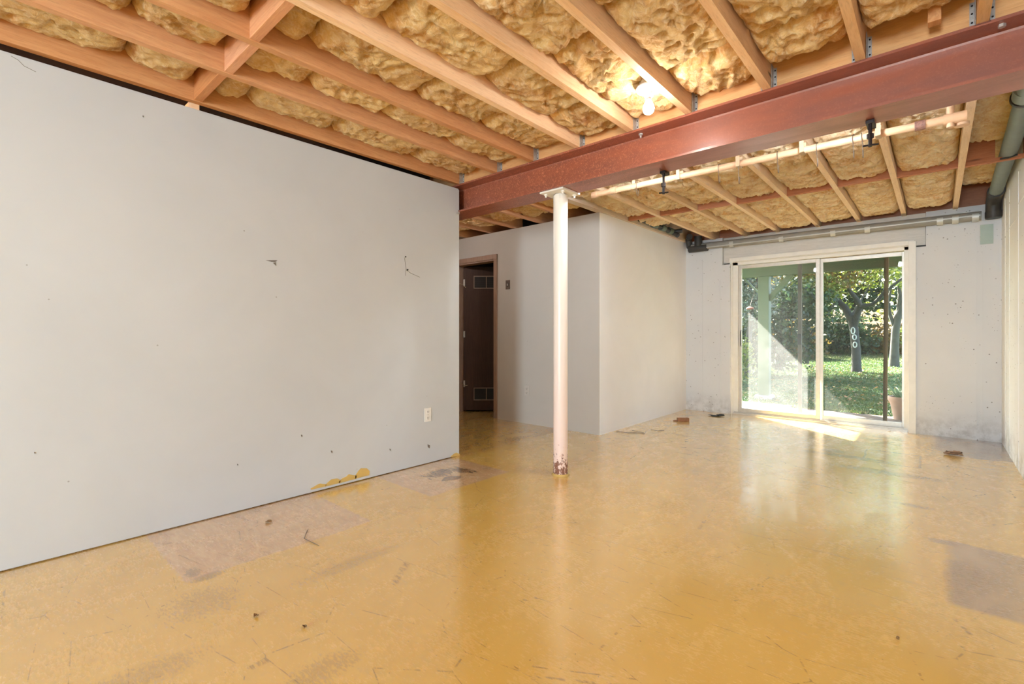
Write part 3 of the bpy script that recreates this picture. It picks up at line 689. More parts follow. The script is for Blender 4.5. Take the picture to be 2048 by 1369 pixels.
link('elbow', G().tube([(-2.62, Yp, zpl), (-2.655, Yp, zpl + .03), (-2.66, Yp - .02, zpl + .14), (-2.60, Yp - .14, zpl + .15)], .042, 16), BLACKPIPE, t, smooth=True)
link('coupling', G().tube([(-2.52, Yp - .03, zpl + .02), (-2.52, Yp - .03, zpl + .16)], .05, 16), BLACKPIPE, t, smooth=True)
# small run of fittings at the top of the white wall
t = thing('pipe_fitting', (-2.62, 5.9, 2.45), 'dark green run of pipe fittings at the far top of the white wall', 'pipe')
link('pipe_body', G().tube([(-2.66, 5.3, 2.47), (-2.645, 5.6, 2.47), (-2.63, 6.3, 2.46)], .028, 12), BLACKPIPE, t, smooth=True)
for y in (5.62, 5.85, 6.08, 6.25):
    link('coupling', G().tube([(-2.645, y, 2.468), (-2.64, y + .09, 2.467)], .041, 14), m_plain('grey_coupling', srgb(108, 122, 112), .5), t, smooth=True)
link('pipe_tee', G().tube([(-2.63, 6.2, 2.46), (-2.56, 6.2, 2.40)], .03, 12).tube([(-2.63, 6.2, 2.46), (-2.52, 6.24, 2.47)], .03, 12), BLACKPIPE, t, smooth=True)

# ------------------------------------------------------------ sliding glass door
YD = 7.00
dl, dr, dt = -2.085, -.245, 2.085
d1 = thing('door_1', ((dl + dr) / 2, YD, 0), 'sliding glass patio door in the back wall, white frame', 'door'); d1['kind'] = 'structure'
link('door_frame', G().box(dl - .03, dl + .05, YD - .05, YD + .08, 0, dt).box(dr - .03, dr + .055, YD - .05, YD + .08, 0, dt).box(dl - .03, dr + .055, YD - .05, YD + .08, dt - .045, dt + .02), TRIMWHITE, d1, bevel=.003)
link('sill_track', G().box(dl, dr, YD - .08, YD + .1, .0, .022).box(dl, dr, YD - .055, YD - .045, .022, .034).box(dl, dr, YD + .02, YD + .03, .022, .034), ALU, d1)
def casing(x0, x1, z0, z1, y0, y1): return G().box(x0, x1, y0, y1, z0, z1)
cs = link('casing', G().box(dl - .05, dl - .015, YD - .075, YD - .045, 0, dt + .05).box(dr + .01, dr + .075, YD - .125, YD - .045, 0, dt + .04).box(dl - .05, dr + .06, YD - .09, YD - .05, dt + .005, dt + .055), TRIMWHITE, d1, bevel=.003)
for nm, x0, x1, yo, gm in (('sliding_panel', dl + .05, -1.085, -.02, GLASS_DUSTY), ('fixed_panel', -1.10, dr - .01, .035, GLASS_CLEAR)):
    y0, y1 = YD + yo - .014, YD + yo + .016
    g = G().box(x0, x0 + .042, y0, y1, .03, dt - .05).box(x1 - .042, x1, y0, y1, .03, dt - .05).box(x0 + .042, x1 - .042, y0, y1, dt - .095, dt - .05).box(x0 + .042, x1 - .042, y0, y1, .03, .085)
    pn = link(nm, g, ALU, d1, bevel=.002)
    link('pane', B(x0 + .04, x1 - .04, (y0 + y1) / 2 - .003, (y0 + y1) / 2 + .003, .08, dt - .09), gm, pn)
    if nm == 'sliding_panel':
        link('handle', G().box(x0 + .008, x0 + .03, y0 - .012, y0 - .001, .93, 1.15), ALU, pn, bevel=.003)
        link('handle_grip', G().tube([(x0 + .036, y0 - .005, .93), (x0 + .036, y0 - .03, .96), (x0 + .036, y0 - .03, 1.12), (x0 + .036, y0 - .005, 1.15)], .005, 8), BLACK, pn, smooth=True)
# screen door outside the glass
sd_ = thing('screen_door', (-.9, YD + .09, 0), 'bronze framed sliding screen door standing half open outside the glass', 'door')
link('left_stile', B(-1.345, -1.300, YD + .082, YD + .105, .03, 2.05), BRONZE, sd_, bevel=.002)
g = G().prism([(-.475, .03), (-.435, .03), (-.420, 2.05), (-.462, 2.05)], 'y', YD + .108, YD + .135)
link('right_stile', g, BROWNBAR, sd_)
link('rail', G().box(-1.30, -.462, YD + .085, YD + .10, 2.01, 2.05).box(-1.30, -.47, YD + .085, YD + .10, .03, .06), BRONZE, sd_, bevel=.002)
link('mesh', B(-1.30, -.45, YD + .092, YD + .094, .06, 2.01), SCREEN, sd_)
link('latch', G().box(-1.345, -1.30, YD + .062, YD + .082, .96, 1.10), BLACK, sd_, bevel=.003)

# ------------------------------------------------------------ closet doorway in the hall wall
d2_ = thing('door_2', (-4.66, 4.50, 0), 'dark open closet doorway with brown wood casing in the hall wall', 'door'); d2_['kind'] = 'structure'
YW = 4.50; x0, x1, zt_ = -5.05, -4.30, 2.075
link('door_casing', G().box(x1 - .005, x1 + .052, YW - .018, YW, 0, zt_ + .06), CASING, d2_, bevel=.004)
link('door_casing', G().box(x0 - .055, x0 + .005, YW - .018, YW, 0, zt_ + .06), CASING, d2_, bevel=.004)
link('door_casing', G().box(x0 - .055, x1 + .052, YW - .019, YW, zt_ - .004, zt_ + .06), CASING, d2_, bevel=.004)
link('door_jamb', G().box(x1 - .02, x1, YW, YW + .13, 0, zt_).box(x0, x0 + .02, YW, YW + .13, 0, zt_).box(x0, x1, YW, YW + .13, zt_ - .02, zt_), CASING, d2_)
struct(link('wall_closet', G().box(-5.9, -5.85, 4.66, 5.6, 0, 2.6).box(-4.0, -3.95, 4.66, 5.6, 0, 2.6).box(-5.9, -3.95, 5.55, 5.6, 0, 2.6).box(-5.9, -3.95, 4.66, 5.6, 2.42, 2.45), CLOSET))
# closet door leaf, swung inwards
hx, hy = -5.0, 4.60; ang = math.radians(42); ca, sa = math.cos(ang), math.sin(ang)
def L(s, n, z): return (hx + s * ca - n * sa, hy + s * sa + n * ca, z)
def lbox(s0, s1, n0, n1, z0, z1):
    g = B(s0, s1, n0, n1, z0, z1); g.v = [L(*p) for p in g.v]; return g
lt = thing('closet_door', (hx, hy, 0), 'brown closet door leaf with two metal vents, standing ajar in the dark doorway', 'door')
link('door_leaf', lbox(0, .60, 0, .035, .02, 2.05), DARKWOOD, lt, bevel=.002)
VENT = m_plain('vent_frame', srgb(150, 128, 114), .45, .3, var=.1)
for z in (.16, 1.74):
    vt = link('vent_frame', G(), VENT, lt) if 0 else None
    g = G()
    for bx in ((.14, .50, -.008, 0, z, z + .012), (.14, .50, -.008, 0, z + .168, z + .18), (.14, .152, -.008, 0, z, z + .18), (.488, .50, -.008, 0, z, z + .18), (.315, .325, -.008, 0, z, z + .18)):
        q = lbox(*bx); o = len(g.v); g.v += q.v; g.f += [tuple(o + i for i in f) for f in q.f]
    vt = link('vent_frame', g, VENT, lt)
    link('vent_mesh', lbox(.152, .488, -.003, -.001, z + .012, z + .168), BLACK, vt)
    for k in range(5): link('slat', lbox(.152, .488, -.006, -.003, z + .030 + k * .028, z + .036 + k * .028), CLOSET, vt)
for z in (.35, 1.05, 1.78): link('hinge', lbox(-.006, .02, -.012, 0, z, z + .09), GALV, lt, bevel=.002)
link('cord', G().tube([(-4.98, 4.50, 1.80), (-4.93, 4.515, 1.79), (-4.89, 4.50, 1.765), (-4.86, 4.51, 1.74)], .004, 6), m_plain('cord', srgb(196, 178, 150), .8), lt)
link('cord', G().tube([(-4.98, 4.50, .42), (-4.93, 4.515, .40), (-4.88, 4.50, .385), (-4.83, 4.51, .39)], .004, 6), bpy.data.materials['cord'], lt)

# ------------------------------------------------------------ outlets and switch
def outlet(name, c, ax, plate, label, kind='outlet'):
    """plate on a wall facing +X (ax='x') or -Y (ax='y')"""
    def bx(a0, a1, z0, z1, d0, d1):
        if ax == 'x': return B(c.x + d0, c.x + d1, c.y + a0, c.y + a1, c.z + z0, c.z + z1)
        return B(c.x + a0, c.x + a1, c.y - d1, c.y - d0, c.z + z0, c.z + z1)
    t = thing(name, c, label, kind)
    link('plate', bx(-.036, .036, -.058, .058, 0, .006), plate, t, bevel=.002)
    if kind == 'outlet':
        for dz in (-.026, .026):
            s = link('socket', bx(-.017, .017, dz - .016, dz + .016, .004, .0085), plate, t, bevel=.002)
            link('slot', bx(-.009, -.006, dz - .004, dz + .007, .0083, .009), BLACK, s); link('slot', bx(.006, .009, dz - .004, dz + .007, .0083, .009), BLACK, s)
            link('slot', bx(-.003, .003, dz - .012, dz - .007, .0083, .009), BLACK, s)
    else:
        link('toggle', bx(-.005, .005, -.012, .014, .004, .016), PLATEG, t, bevel=.001)
        link('toggle_surround', bx(-.012, .012, -.024, .024, .004, .008), BLACK, t, bevel=.001)
    link('screw', bx(-.003, .003, -.003, .003, .004, .0092), GALV, t)
outlet('wall_outlet', onX(855, 830, XL), 'x', PLATE, 'white electrical outlet low on the left wall, near its end')
outlet('wall_outlet', onY(1054, 782, YW), 'y', PLATEG, 'grey electrical outlet low on the hall wall, left of the column')
outlet('light_switch', onY(1016, 570, YW), 'y', BROWNPL, 'dark brown light switch beside the closet doorway', 'switch')

# ------------------------------------------------------------ marks on the left wall
def wallpoly(pts, d=.003):
    q = [onX(u, v, XL) for u, v in pts]; g = G()
    return g.prism([(p.y, p.z) for p in q], 'x', XL, XL + d)
def smear(pts, mat, name, parent): return link(name, wallpoly(pts), mat, parent)
wl = bpy.data.objects['wall_left']
def lumpy(u0, v0, u1, v1, h, seed):
    rnd = random.Random(seed); base = [(u0 + (u1 - u0) * k / 5, v0 + (v1 - v0) * k / 5) for k in range(6)]
    top = [(u + rnd.uniform(-1, 1), v - h * math.sin(math.pi * (k + .7) / 7) * rnd.uniform(.8, 1.1)) for k, (u, v) in enumerate(base)]
    return base + top[::-1]
smear(lumpy(622, 980, 652, 973, 8, 1), YPAINT, 'paint_smear', wl); smear(lumpy(650, 974, 680, 966, 12, 2), YPAINT, 'paint_smear', wl)
smear(lumpy(678, 967, 712, 958, 12, 3), YPAINT, 'paint_smear', wl); smear(lumpy(710, 958, 738, 951, 18, 5), YPAINT, 'paint_smear', wl)
smear(lumpy(902, 915, 919, 912, 7, 4), YPAINT, 'paint_smear', wl)
smear([(531, 521), (555, 521), (550, 524), (543, 524)], GREYMARK, 'scratch', wl); smear([(546, 526), (551, 525), (552, 532)], GREYMARK, 'scratch', wl)
for a_, b_ in (((809, 515), (812, 538)), ((812, 538), (811, 552)), ((812, 540), (822, 547)), ((822, 547), (840, 555))):
    p, q = onX(*a_, XL), onX(*b_, XL); link('crack', G().tube([p, q], .0018, 5), GREYMARK, wl)
link('nail_hole', G().tube([onX(811, 514, XL), onX(811, 514, XL) + Vector((.004, 0, 0))], .006, 8), BLACK, wl)
link('nail_hole', G().tube([onX(815, 540, XL), onX(815, 540, XL) + Vector((.004, 0, 0))], .007, 8), BLACK, wl)
for a_, b_ in (((22, 112), (36, 120)), ((36, 120), (48, 132)), ((48, 132), (72, 144))):
    p, q = onX(*a_, XL), onX(*b_, XL); link('crack', G().tube([p, q], .0012, 5), GREYMARK, wl)
for u, v, s in ((603, 872, 4), (663, 904, 4), (857, 893, 6), (780, 900, 3), (69, 906, 3), (475, 930, 3), (488, 462, 2), (286, 233, 3)):
    smear([(u - s * .3, v - s * .6), (u + s * .4, v - s * .3), (u + s * .3, v + s * .7), (u - s * .2, v + s * .3)], GREYMARK, 'chip', wl)

# ------------------------------------------------------------ things lying on the floor
def debris(name, label, cat, g, mat, grp=None, smooth=False): return tag(link(name, g, mat, smooth=smooth), label, cat, grp)
p = onZ(1366, 843); g = B(-.07, .07, -.028, .028, 0, .042); ca, sa = math.cos(.75), math.sin(.75); g.v = [(p.x + x * ca - y * sa, p.y + x * sa + y * ca, z + .001) for x, y, z in g.v]
o = thing('wood_offcut', (p.x, p.y, 0), 'small brown wooden offcut on the floor before the far corner', 'wood')
link('block', g, BLOCKW, o, bevel=.003); link('splinter', G().prism([(p.x - .09, p.y - .09), (p.x - .04, p.y - .055), (p.x - .06, p.y - .03)], 'z', .001, .014), BLOCKW, o)
def flake(c, rx, ry, n, seed, h=.012, curl=.02):
    rnd = random.Random(seed); g = G(); g.v.append((c.x, c.y, .002))
    th = [2 * math.pi * k / n for k in range(n)]
    for a in th:
        k = rnd.uniform(.6, 1.1); g.v.append((c.x + rx * k * math.cos(a), c.y + ry * k * math.sin(a), .002 + abs(math.cos(a + seed)) * curl))
    b = len(g.v)
    for x, y, z in list(g.v): g.v.append((x, y, z + .003))
    for k in range(n):
        i, j = 1 + k, 1 + (k + 1) % n; g.f += [(0, j, i), (b, b + i, b + j), (i, j, b + j, b + i)]
    return g
p = onZ(1428, 833); t = thing('floor_scrap', (p.x, p.y, 0), 'flat black torn scrap on the floor left of the glass door', 'scrap')
link('scrap_piece', flake(p, .10, .06, 9, 3, curl=.012), BLACK, t); link('scrap_piece', flake(p + Vector((.06, .07, 0)), .06, .04, 7, 5, curl=.02), BLACK, t)
p = onZ(1908, 912); t = thing('crumpled_bundle', (p.x, p.y, 0), 'crumpled brown twist lying on the bare patch by the right wall', 'debris')
rnd = random.Random(4)
for k in range(5):
    pts = []
    for s in range(10):
        a = s / 9 * math.pi * 1.3 + k; pts.append(p + Vector((.062 * math.cos(a) * (1 - .08 * k) + .008 * rnd.uniform(-1, 1), .032 * math.sin(a), .010 + .006 * k + .006 * rnd.random())))
    link('strand', G().tube(pts, .0065, 7), m_plain('strand_%d' % k, (srgb(150, 122, 98), srgb(92, 70, 54))[k % 2], .8), t, smooth=True)
for (u, v, rx, ry, sdv, lab) in ((537, 1046, .022, .018, 1, 'grey-brown dry leaf on the pale floor patch by the left wall'), (609, 1257, .010, .008, 2, 'tiny dark curled leaf alone on the yellow floor in front'),
                                (512, 1235, .014, .009, 6, 'tan leaf fragment left of the dark curled leaf'), (1795, 1281, .007, .006, 8, 'small dark crumb on the yellow floor at the lower right')):
    debris('dry_leaf', lab, 'leaf', flake(onZ(u, v), rx, ry, 9, sdv, curl=.008), DRYLEAF)
def twig(name, pts, r, lab, mat=WIRE, cat='twig'):
    debris(name, lab, cat, G().tube([onZ(u, v, z) for u, v, z in pts], r, 6), mat, smooth=True)
twig('thin_twig', [(1233, 863, .005), (1255, 866, .008), (1275, 866, .004), (1289, 868, .006), (1292, 863, .02)], .003, 'long thin bent wire on the floor beside the white wall', cat='wire')
twig('thin_twig', [(1264, 861, .005), (1276, 864, .008), (1288, 866, .004)], .0025, 'short wire lying just behind the long bent wire', cat='wire')
twig('thin_twig', [(1302, 860, .004), (1316, 862, .006), (1328, 861, .004)], .0025, 'thin twig on the floor further along the white wall')
twig('thin_twig', [(638, 1092, .004), (636, 1082, .004), (610, 1080, .004), (614, 1066, .006)][:1] + [(609, 1078, .003), (611, 1070, .003), (616, 1059, .003)], .0015, 'hair-thin curved twig on the pale patch by the left wall')
p = onZ(1778, 863); debris('screw_cap', 'small white cap on the floor at the foot of the glass door', 'cap', G().lathe([(.016, .001), (.016, .006), (.008, .010)], (p.x, p.y), 16), PORCELAIN)

# ------------------------------------------------------------ outdoors
# ground
g = G(); xs = np.linspace(-30, 14, 45); ys = np.concatenate([np.linspace(7.14, 24, 40), np.linspace(25, 60, 20)])
for y in ys:
    for x in xs:
        z = -.10 + (0 if y < 20 else .0045 * (y - 20) ** 2) + (.03 * noise.noise(Vector((x * .4, y * .4, 0))) if y > 9 else 0); z = min(z, 3); g.v.append((x, y, z))
nx = len(xs)
for j in range(len(ys) - 1):
    for i in range(nx - 1): a = j * nx + i; g.f.append((a, a + 1, a + nx + 1, a + nx))
struct(link('lawn_ground', g, LAWN, smooth=True), 'green lawn rising to the trees outside', 'lawn')
struct(link('patio_slab', B(-4.5, -1.75, 7.14, 8.8, -.18, -.06), SLAB, bevel=.01), 'concrete patio slab outside the glass door', 'patio')
struct(link('patio_paving', B(-1.745, 3, 7.14, 8.55, -.18, -.06), PAVER, bevel=.01), 'tan paving strip with the doormat and the potted plant', 'patio')
struct(link('wall_house', G().box(-9, -2.86, 6.95, 7.13, -.1, 5.2).box(.6, 6, 6.95, 7.13, -.1, 5.2).box(-2.86, .6, 6.95, 7.13, 2.7, 5.2), GREENPAINT))
# grass blades
def tri_mesh(name, V, mat, label, cat, parent=None, kind='stuff', quad=False):
    n = V.shape[1]; me = bpy.data.meshes.new(name); N = V.shape[0]
    org = np.array(parent['_w']) if parent is not None else np.array([V[..., 0].mean(), V[..., 1].mean(), V[..., 2].min()])
    me.vertices.add(N * n); me.vertices.foreach_set('co', (V.reshape(-1, 3) - org).ravel().astype(np.float32))
    me.loops.add(N * n); me.loops.foreach_set('vertex_index', np.arange(N * n, dtype=np.int32))
    me.polygons.add(N); me.polygons.foreach_set('loop_start', (np.arange(N) * n).astype(np.int32)); me.polygons.foreach_set('loop_total', np.full(N, n, dtype=np.int32))
    me.update(); me.validate(); me.materials.append(mat)
    o = bpy.data.objects.new(name, me); COL.objects.link(o)
    if parent is not None: o.parent = parent
    else: o.location = org
    if label: o['label'] = label
    if cat: o['category'] = cat
    if kind: o['kind'] = kind
    return o
N = 42000; yy = 8.8 + 19 * rng.random(N) ** 1.3; xx = -yy * (.02 + .32 * rng.random(N)) + rng.normal(0, .3, N)
zz = np.full(N, -.10); h = .02 + .03 * rng.random(N); zz = -.10 + np.where(yy > 20, .0045 * (yy - 20) ** 2, 0); a = rng.random(N) * 6.28; wd = .006 + yy * .0006
V = np.stack([np.stack([xx - wd * np.cos(a), yy - wd * np.sin(a), zz], 1), np.stack([xx + wd * np.cos(a), yy + wd * np.sin(a), zz], 1),
              np.stack([xx + rng.normal(0, .02, N), yy + rng.normal(0, .02, N), zz + h], 1)], 1)
tri_mesh('lawn_grass', V, GRASS, 'short green lawn grass outside the patio door', 'grass')
N = 1500; yy = 9.2 + 12 * rng.random(N); xx = -yy * (.02 + .32 * rng.random(N)); s = .022 + .02 * rng.random(N); a = rng.random(N) * 6.28
c = np.stack([xx, yy, np.full(N, -.055)], 1); e1 = np.stack([np.cos(a), np.sin(a), rng.normal(0, .3, N)], 1) * s[:, None]; e2 = np.stack([-np.sin(a), np.cos(a), rng.normal(0, .3, N)], 1) * s[:, None] * .6
tri_mesh('fallen_leaves', np.stack([c - e1, c - e2, c + e1, c + e2], 1), LEAF_A, 'fallen autumn leaves scattered over the lawn', 'leaves')

def leaves(blobs, N, size, clump=.25):
    """blobs: (cx,cy,cz,rx,ry,rz,weight)"""
    wts = np.array([b[6] for b in blobs], float); wts /= wts.sum(); idx = rng.choice(len(blobs), N, p=wts)
    Bm = np.array([b[:6] for b in blobs], float)[idx]
    K = max(8, N // 14); ci = rng.integers(0, K, N)
    d = rng.normal(size=(N, 3)); d /= np.linalg.norm(d, axis=1)[:, None]; r = rng.random(N) ** .45
    p = Bm[:, :3] + d * r[:, None] * Bm[:, 3:6]
    # gather into clumps
    q = np.round(p / clump) * clump + rng.normal(0, clump * .33, (N, 3)); p = .35 * p + .65 * q
    n1 = rng.normal(size=(N, 3)); n1 /= np.linalg.norm(n1, axis=1)[:, None]; n2 = np.cross(n1, rng.normal(size=(N, 3))); n2 /= np.linalg.norm(n2, axis=1)[:, None]
    s = size * (.6 + .8 * rng.random(N))[:, None]
    return np.stack([p - n1 * s, p - n2 * s * .5, p + n1 * s, p + n2 * s * .5], 1)
def tree(name, base, limbs, blobs, N, size, leafm, label, cat='tree', bark=BARK, clump=.25, group=None):
    t = thing(name, base, label, cat, group)
    if limbs:
        g = G()
        for pts, rs in limbs: g.tube(pts, rs, 10)
        link('trunk', g, bark, t, smooth=True)
    tri_mesh('foliage', leaves(blobs, N, size, clump), leafm, None, None, parent=t)
    return t
YT = 18.3
def T(u, v, dy=0): return onY(u, v, YT + dy)
px = .0157 * 1.15
limbs = [([T(1713, 752), T(1713, 735), T(1712, 700), T(1708, 660), T(1702, 632)], [.17, .13, .12, .115, .11]),
         ([T(1702, 640), T(1690, 616, .1), T(1672, 600, .2), T(1660, 583, .3), T(1652, 566, .4), T(1662, 545, .5), T(1676, 515, .6), T(1690, 480, .8)], [.11, .10, .09, .085, .07, .05, .04, .02]),
         ([T(1656, 574, .3), T(1640, 566, .2), T(1612, 560, 0), T(1580, 552, -.3)], [.06, .05, .035, .02]),
         ([T(1674, 602, .1), T(1658, 622, -.1), T(1640, 624, -.3), T(1600, 626, -.6)], [.045, .035, .03, .015]),
         ([T(1708, 655), T(1714, 632, -.1), T(1721, 612, -.2), T(1714, 600, -.3), T(1700, 582, -.4), T(1694, 566, -.5), T(1700, 540, -.6), T(1708, 500, -.7)], [.09, .085, .08, .07, .055, .05, .04, .02]),
         ([T(1721, 614, -.2), T(1745, 609, -.3), T(1756, 600, -.4), T(1768, 586, -.5), T(1800, 560, -.7), T(1840, 530, -1)], [.07, .06, .055, .05, .035, .02]),
         ([T(1703, 634), T(1712, 618, .3), T(1722, 600, .6), T(1740, 570, 1)], [.05, .04, .03, .015])]
blobs = [(T(1650, 560).x, YT + 1.6, 3.4, 2.2, 1.8, .95, 3), (T(1760, 555).x, YT + 1.2, 3.5, 1.9, 1.8, .95, 3), (T(1700, 500).x, YT, 4.7, 3, 2.4, 1.3, 3), (T(1600, 600).x, YT + 1, 2.9, 1.2, 1.2, .7, 1), (T(1640, 612).x, YT + .8, 2.3, .9, .9, .45, .5)]
t1 = tree('branching_tree', (T(1713, 745).x, YT, -.1), limbs, blobs, 6500, .07, LEAF_G, 'grey forked tree on the lawn with pale ring scars on its trunk', clump=.3)
for k, (u, v, hgt) in enumerate(((1706, 662, .16), (1709, 675, .12), (1710, 690, .13))):
    c = onY(u, v, YT - .17); pts = [c + Vector((.045 * math.cos(a), -.012 + .012 * abs(math.cos(a)), hgt * .62 * math.sin(a))) for a in np.linspace(0, 2 * math.pi, 15)]
    link('bark_scar', G().tube(pts, .017, 6), SCAR, t1, smooth=True)
YT = 22.0
limbs = [([T(1788, 740), T(1789, 700), T(1791, 660), T(1797, 630), T(1808, 605), T(1818, 580)], [.17, .13, .12, .11, .08, .04]),
         ([T(1791, 660), T(1780, 630), T(1776, 600), T(1785, 570)], [.07, .06, .04, .02]), ([T(1797, 630), T(1800, 590), T(1795, 560), T(1802, 530)], [.08, .06, .04, .02])]
tree('slender_tree', (T(1788, 735).x, YT, -.1), limbs, [(T(1800, 560).x, YT, 4.2, 2.4, 2.2, 1.4, 3), (T(1790, 500).x, YT, 6, 3, 2.5, 1.5, 3)], 5000, .085, LEAF_S, 'pale slender tree right of the forked tree, behind the brown bar', clump=.35)
YT = 17.0
tree('young_tree', (T(1614, 722).x, YT, -.1), [([T(1614, 728), T(1613, 700), T(1618, 672), T(1614, 640), T(1620, 600)], [.06, .045, .04, .03, .015]), ([T(1618, 674), T(1630, 655), T(1640, 640)], [.03, .02, .01])],
     [(T(1616, 610).x, YT, 2.5, .9, .8, .8, 1)], 1800, .06, LEAF_G, 'thin young tree just left of the door mullion')
# silvery shrub and a tall dark bush at the left
YT = 13.0
tree('silvery_tree', (T(1496, 740).x, YT, -.1), [([T(1494, 745), T(1497, 680), T(1504, 620), T(1500, 570), T(1510, 530)], [.09, .07, .05, .035, .02]), ([T(1504, 620), T(1518, 590), T(1514, 560), T(1525, 530)], [.04, .03, .025, .015]), ([T(1497, 660), T(1520, 630), T(1535, 600)], [.03, .025, .012])],
     [(T(1498, 585).x, YT, 2.2, .75, .7, 1.0, 2), (T(1510, 540).x, YT, 3.2, 1.0, .8, .8, 1)], 3200, .05, LEAF_S, 'silvery leaved small tree at the far left of the glass', clump=.18)
YT = 15.0
tree('dark_bush', (T(1560, 730).x, YT, -.1), [([T(1560, 735), T(1560, 660), T(1566, 600)], [.08, .05, .02])], [(T(1560, 650).x, YT, 1.25, 1.3, 1.0, 1.2, 2), (T(1510, 690).x, YT, .7, 1.0, .9, .8, 1), (T(1590, 620).x, YT + .4, 2.0, .9, .8, .7, 1)], 7000, .065, LEAF_D, 'dense dark green bush behind the deck post', 'bush', clump=.2)
tree('autumn_tree', (T(1545, 735).x - .4, YT + 2.5, -.1), [([(T(1545, 735).x - .4, YT + 2.5, -.1), (T(1545, 735).x - .3, YT + 2.5, 2.0), (T(1560, 600).x, YT + 2.5, 3.6)], [.12, .09, .05])], [(T(1575, 590).x, YT + 2.5, 3.2, 1.8, 1.4, 1.1, 2), (T(1560, 560).x, YT + 2.5, 4.4, 2.0, 1.5, 1.0, 1)], 5000, .075, LEAF_A, 'yellowing autumn tree above the dark bush', clump=.28)
YT = 13.5
tree('low_shrub', (T(1499, 700).x, YT - 1.5, -.1), [], [(T(1497, 690).x, YT - 1.5, .55, .5, .5, .65, 1)], 2200, .045, LEAF_G, 'low leafy shrub at the lower left of the glass, by the post', 'bush', clump=.14)
# hedge line of bushes beyond the lawn and tall trees behind them
bk = [(-10.5, 27, 2.6, LEAF_D, 'dark bush'), (-8.6, 26, 2.2, LEAF_A, 'orange bush'), (-6.9, 27, 2.6, LEAF_D, 'dark bush'), (-5.2, 25, 1.7, LEAF_A, 'orange bush'), (-3.6, 28, 2.2, LEAF_D, 'green bush'), (-1.8, 29, 1.5, LEAF_A, 'orange bush'), (.2, 28, 2.0, LEAF_G, 'green bush'), (2.0, 27, 2.4, LEAF_D, 'dark bush')]
nms = ['behind the silvery tree at the far left', 'left of the yellowing autumn tree', 'behind the dense dark bush', 'just left of the forked trunk', 'directly behind the forked trunk', 'between the forked trunk and the slender tree', 'behind the slender pale tree', 'at the far right of the glass']
for k, (x, y, hh, lm, kd) in enumerate(bk):
    tree('hedge_bush', (x, y, 0), [([(x, y, -.05), (x + .1, y, hh * .8)], [.08, .03])], [(x, y, hh * .5, 1.5, 1.0, hh * .55, 2), (x + .5, y - .4, hh * .3, 1.2, .8, hh * .35, 1)], 4500, .095, lm, 'distant %s %s' % (kd, nms[k]), 'bush', clump=.3, group='bushes beyond the lawn')
tt = [(-13, 33, 10), (-9.5, 31, 8.5), (-6.5, 34, 10), (-3.6, 32, 8), (-1.0, 35, 9), (2.0, 33, 8)]
tn = ['behind the silvery tree', 'left of the autumn tree', 'left of the young tree', 'behind the forked tree crown', 'between the forked and slender trees', 'at the right edge of the glass']
for k, (x, y, hh) in enumerate(tt):
    tree('woodland_tree', (x, y, .5), [([(x, y, .2), (x + .2, y, hh * .4), (x - .1, y, hh * .8)], [.24, .17, .06]), ([(x + .2, y, hh * .35), (x + 1.2, y, hh * .6)], [.1, .04]), ([(x + .1, y, hh * .3), (x - 1.2, y, hh * .55)], [.1, .04])],
         [(x, y, hh * .62, 2.4, 2, hh * .30, 3), (x + 1.2, y - .5, hh * .4, 1.7, 1.3, 1.5, 1), (x - 1.2, y - .5, hh * .36, 1.7, 1.3, 1.5, 1)], 4200, .13, (LEAF_G, LEAF_D)[k % 2], 'tall woodland tree far %s' % tn[k], clump=.5, group='tall trees behind the hedge')
for (x, y, zc, rr, nm) in ((-11, 21, 7, 3.4, 'wide shade tree furthest left beyond the frame'), (-8, 17.5, 5.5, 2.6, 'second shade tree left of the frame'), (-5.7, 13.7, 4.2, 1.8, 'small shade tree left of the silvery tree, nearest the house')):
    tree('shade_tree', (x, y, -.1), [([(x, y, -.1), (x + .1, y, zc * .5), (x, y, zc)], [.22, .16, .08])], [(x, y, zc, rr, rr, rr * .8, 1)], 3000, .12, LEAF_D, nm, clump=.4, group='shade trees left of the lawn')
# deck over the patio
DY = 9.63; dxl = -2.86
dk = thing('raised_deck', (-.5, 8.4, 2.15), 'green painted raised deck over the patio, seen through the door top', 'deck')
link('header_beam', B(dxl, 2.5, DY - .07, DY + .07, 2.15, 2.42), GREENPAINT, dk, bevel=.005)
for k in range(20):
    y = 7.16 + k * .145; link('deck_board', B(dxl, 2.5, y, y + .135, 2.62, 2.65), GREENPAINT, dk)
for k in range(10):
    x = dxl + .02 + k * .585; link('deck_joist', B(x, x + .04, 7.15, DY - .07, 2.42, 2.62), GREENPAINT, dk)
pt = thing('deck_post', (-2.36, DY, -.08), 'thick green deck post standing on the patio edge behind the left glass', 'post')
link('post_shaft', B(-2.45, -2.27, DY - .09, DY + .09, -.02, 2.15), GREENPAINT, pt, bevel=.008)
link('post_base', G().box(-2.50, -2.22, DY - .14, DY + .14, -.10, -.02), m_plain('post_base', srgb(140, 140, 150), .8), pt, bevel=.008)
link('brace', G().tube([(-2.29, DY, 1.72), (-1.92, DY, 2.16)], .055, 4), GREENPAINT, pt)
link('brace', G().tube([(-2.43, DY, 1.82), (-2.72, DY, 2.16)], .018, 4), GREENPAINT, pt)
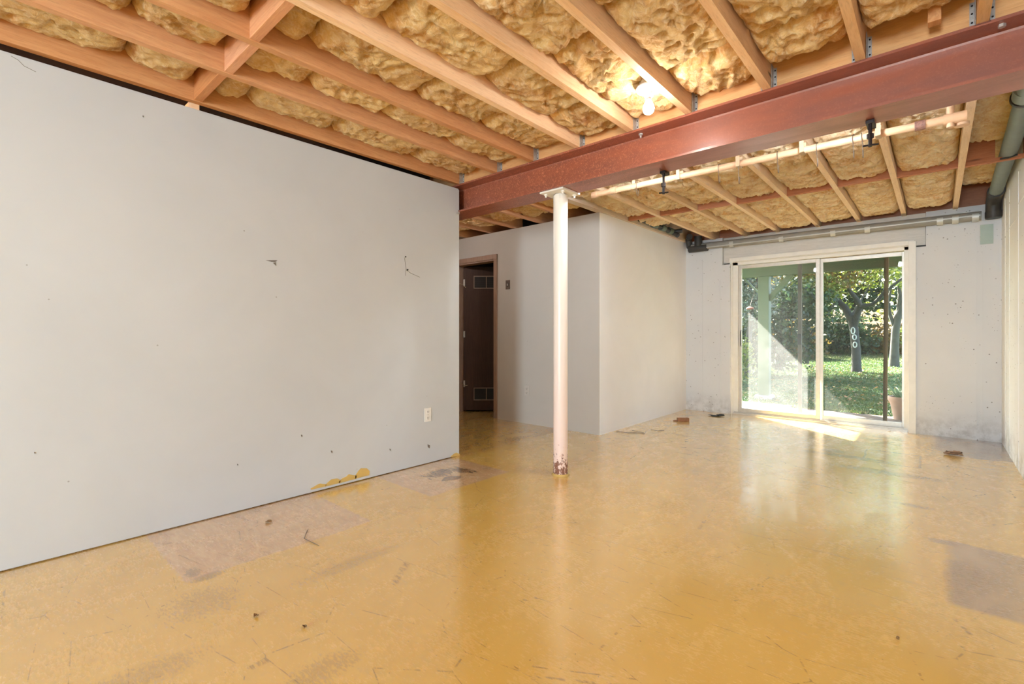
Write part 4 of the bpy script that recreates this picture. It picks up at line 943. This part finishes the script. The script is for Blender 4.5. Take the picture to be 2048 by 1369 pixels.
# bird feeder, pot, mat
c = onY(1500, 618, 9.2); t = thing('bird_feeder', (c.x, c.y, c.z), 'small red bird feeder hanging beside the deck post', 'feeder')
link('feeder_tray', G().lathe([(.04, c.z - .012), (.062, c.z - .005), (.062, c.z + .014), (.03, c.z + .035), (.01, c.z + .04)], (c.x, c.y), 16), m_plain('red_plastic', srgb(120, 62, 48), .5), t, smooth=True)
link('hanging_wire', G().tube([(c.x, c.y, c.z + .05), (c.x + .05, DY, 2.17)], .004, 6), WIRE, t)
P0 = Vector((-.355, 8.33, -.06)); t = thing('potted_plant', P0, 'spiky green plant in a pale terracotta pot on the patio', 'plant')
link('pot', G().lathe([(.085, -.06), (.125, .16), (.15, .20), (.15, .25), (.135, .25), (.12, .2), (.02, .2)], (P0.x, P0.y), 28), TERRA, t, smooth=True)
link('soil', G().lathe([(.125, .21), (.02, .215)], (P0.x, P0.y), 20), SOIL, t)
LEAF_P = m_leaf('plant_leaves', srgb(69, 92, 66), srgb(86, 108, 74), srgb(108, 122, 93))
rnd = random.Random(3)
for k in range(22):
    a = rnd.uniform(0, 6.28); ln = rnd.uniform(.22, .36); lean = rnd.uniform(.25, .95); g = G(); wdt = rnd.uniform(.010, .016); base = Vector((P0.x + .04 * math.cos(a), P0.y + .04 * math.sin(a), .2))
    dirv = Vector((math.cos(a), math.sin(a), 0)); sdv = Vector((-math.sin(a), math.cos(a), 0))
    for s in range(7):
        q = s / 6; c = base + dirv * (ln * lean * q) + Vector((0, 0, ln * (1.1 * q - lean * .75 * q * q))); ww = wdt * (1 - q ** 2) + .001
        g.v += [tuple(c - sdv * ww), tuple(c + Vector((0, 0, -.003))), tuple(c + sdv * ww)]
    for s in range(6):
        o_ = s * 3; g.f += [(o_, o_ + 1, o_ + 4, o_ + 3), (o_ + 1, o_ + 2, o_ + 5, o_ + 4)]
    link('leaf', g, LEAF_P, t, smooth=True)
tag(link('door_mat', G().box(-.95, -.22, 7.22, 7.62, -.059, -.045), m_plain('dark_mat', srgb(66, 76, 74), .95, var=.2, vs_=80, bump=.5), bevel=.004), 'dark doormat on the patio outside the right glass panel', 'mat')

for o in bpy.data.objects:
    if '_w' in o: del o['_w']
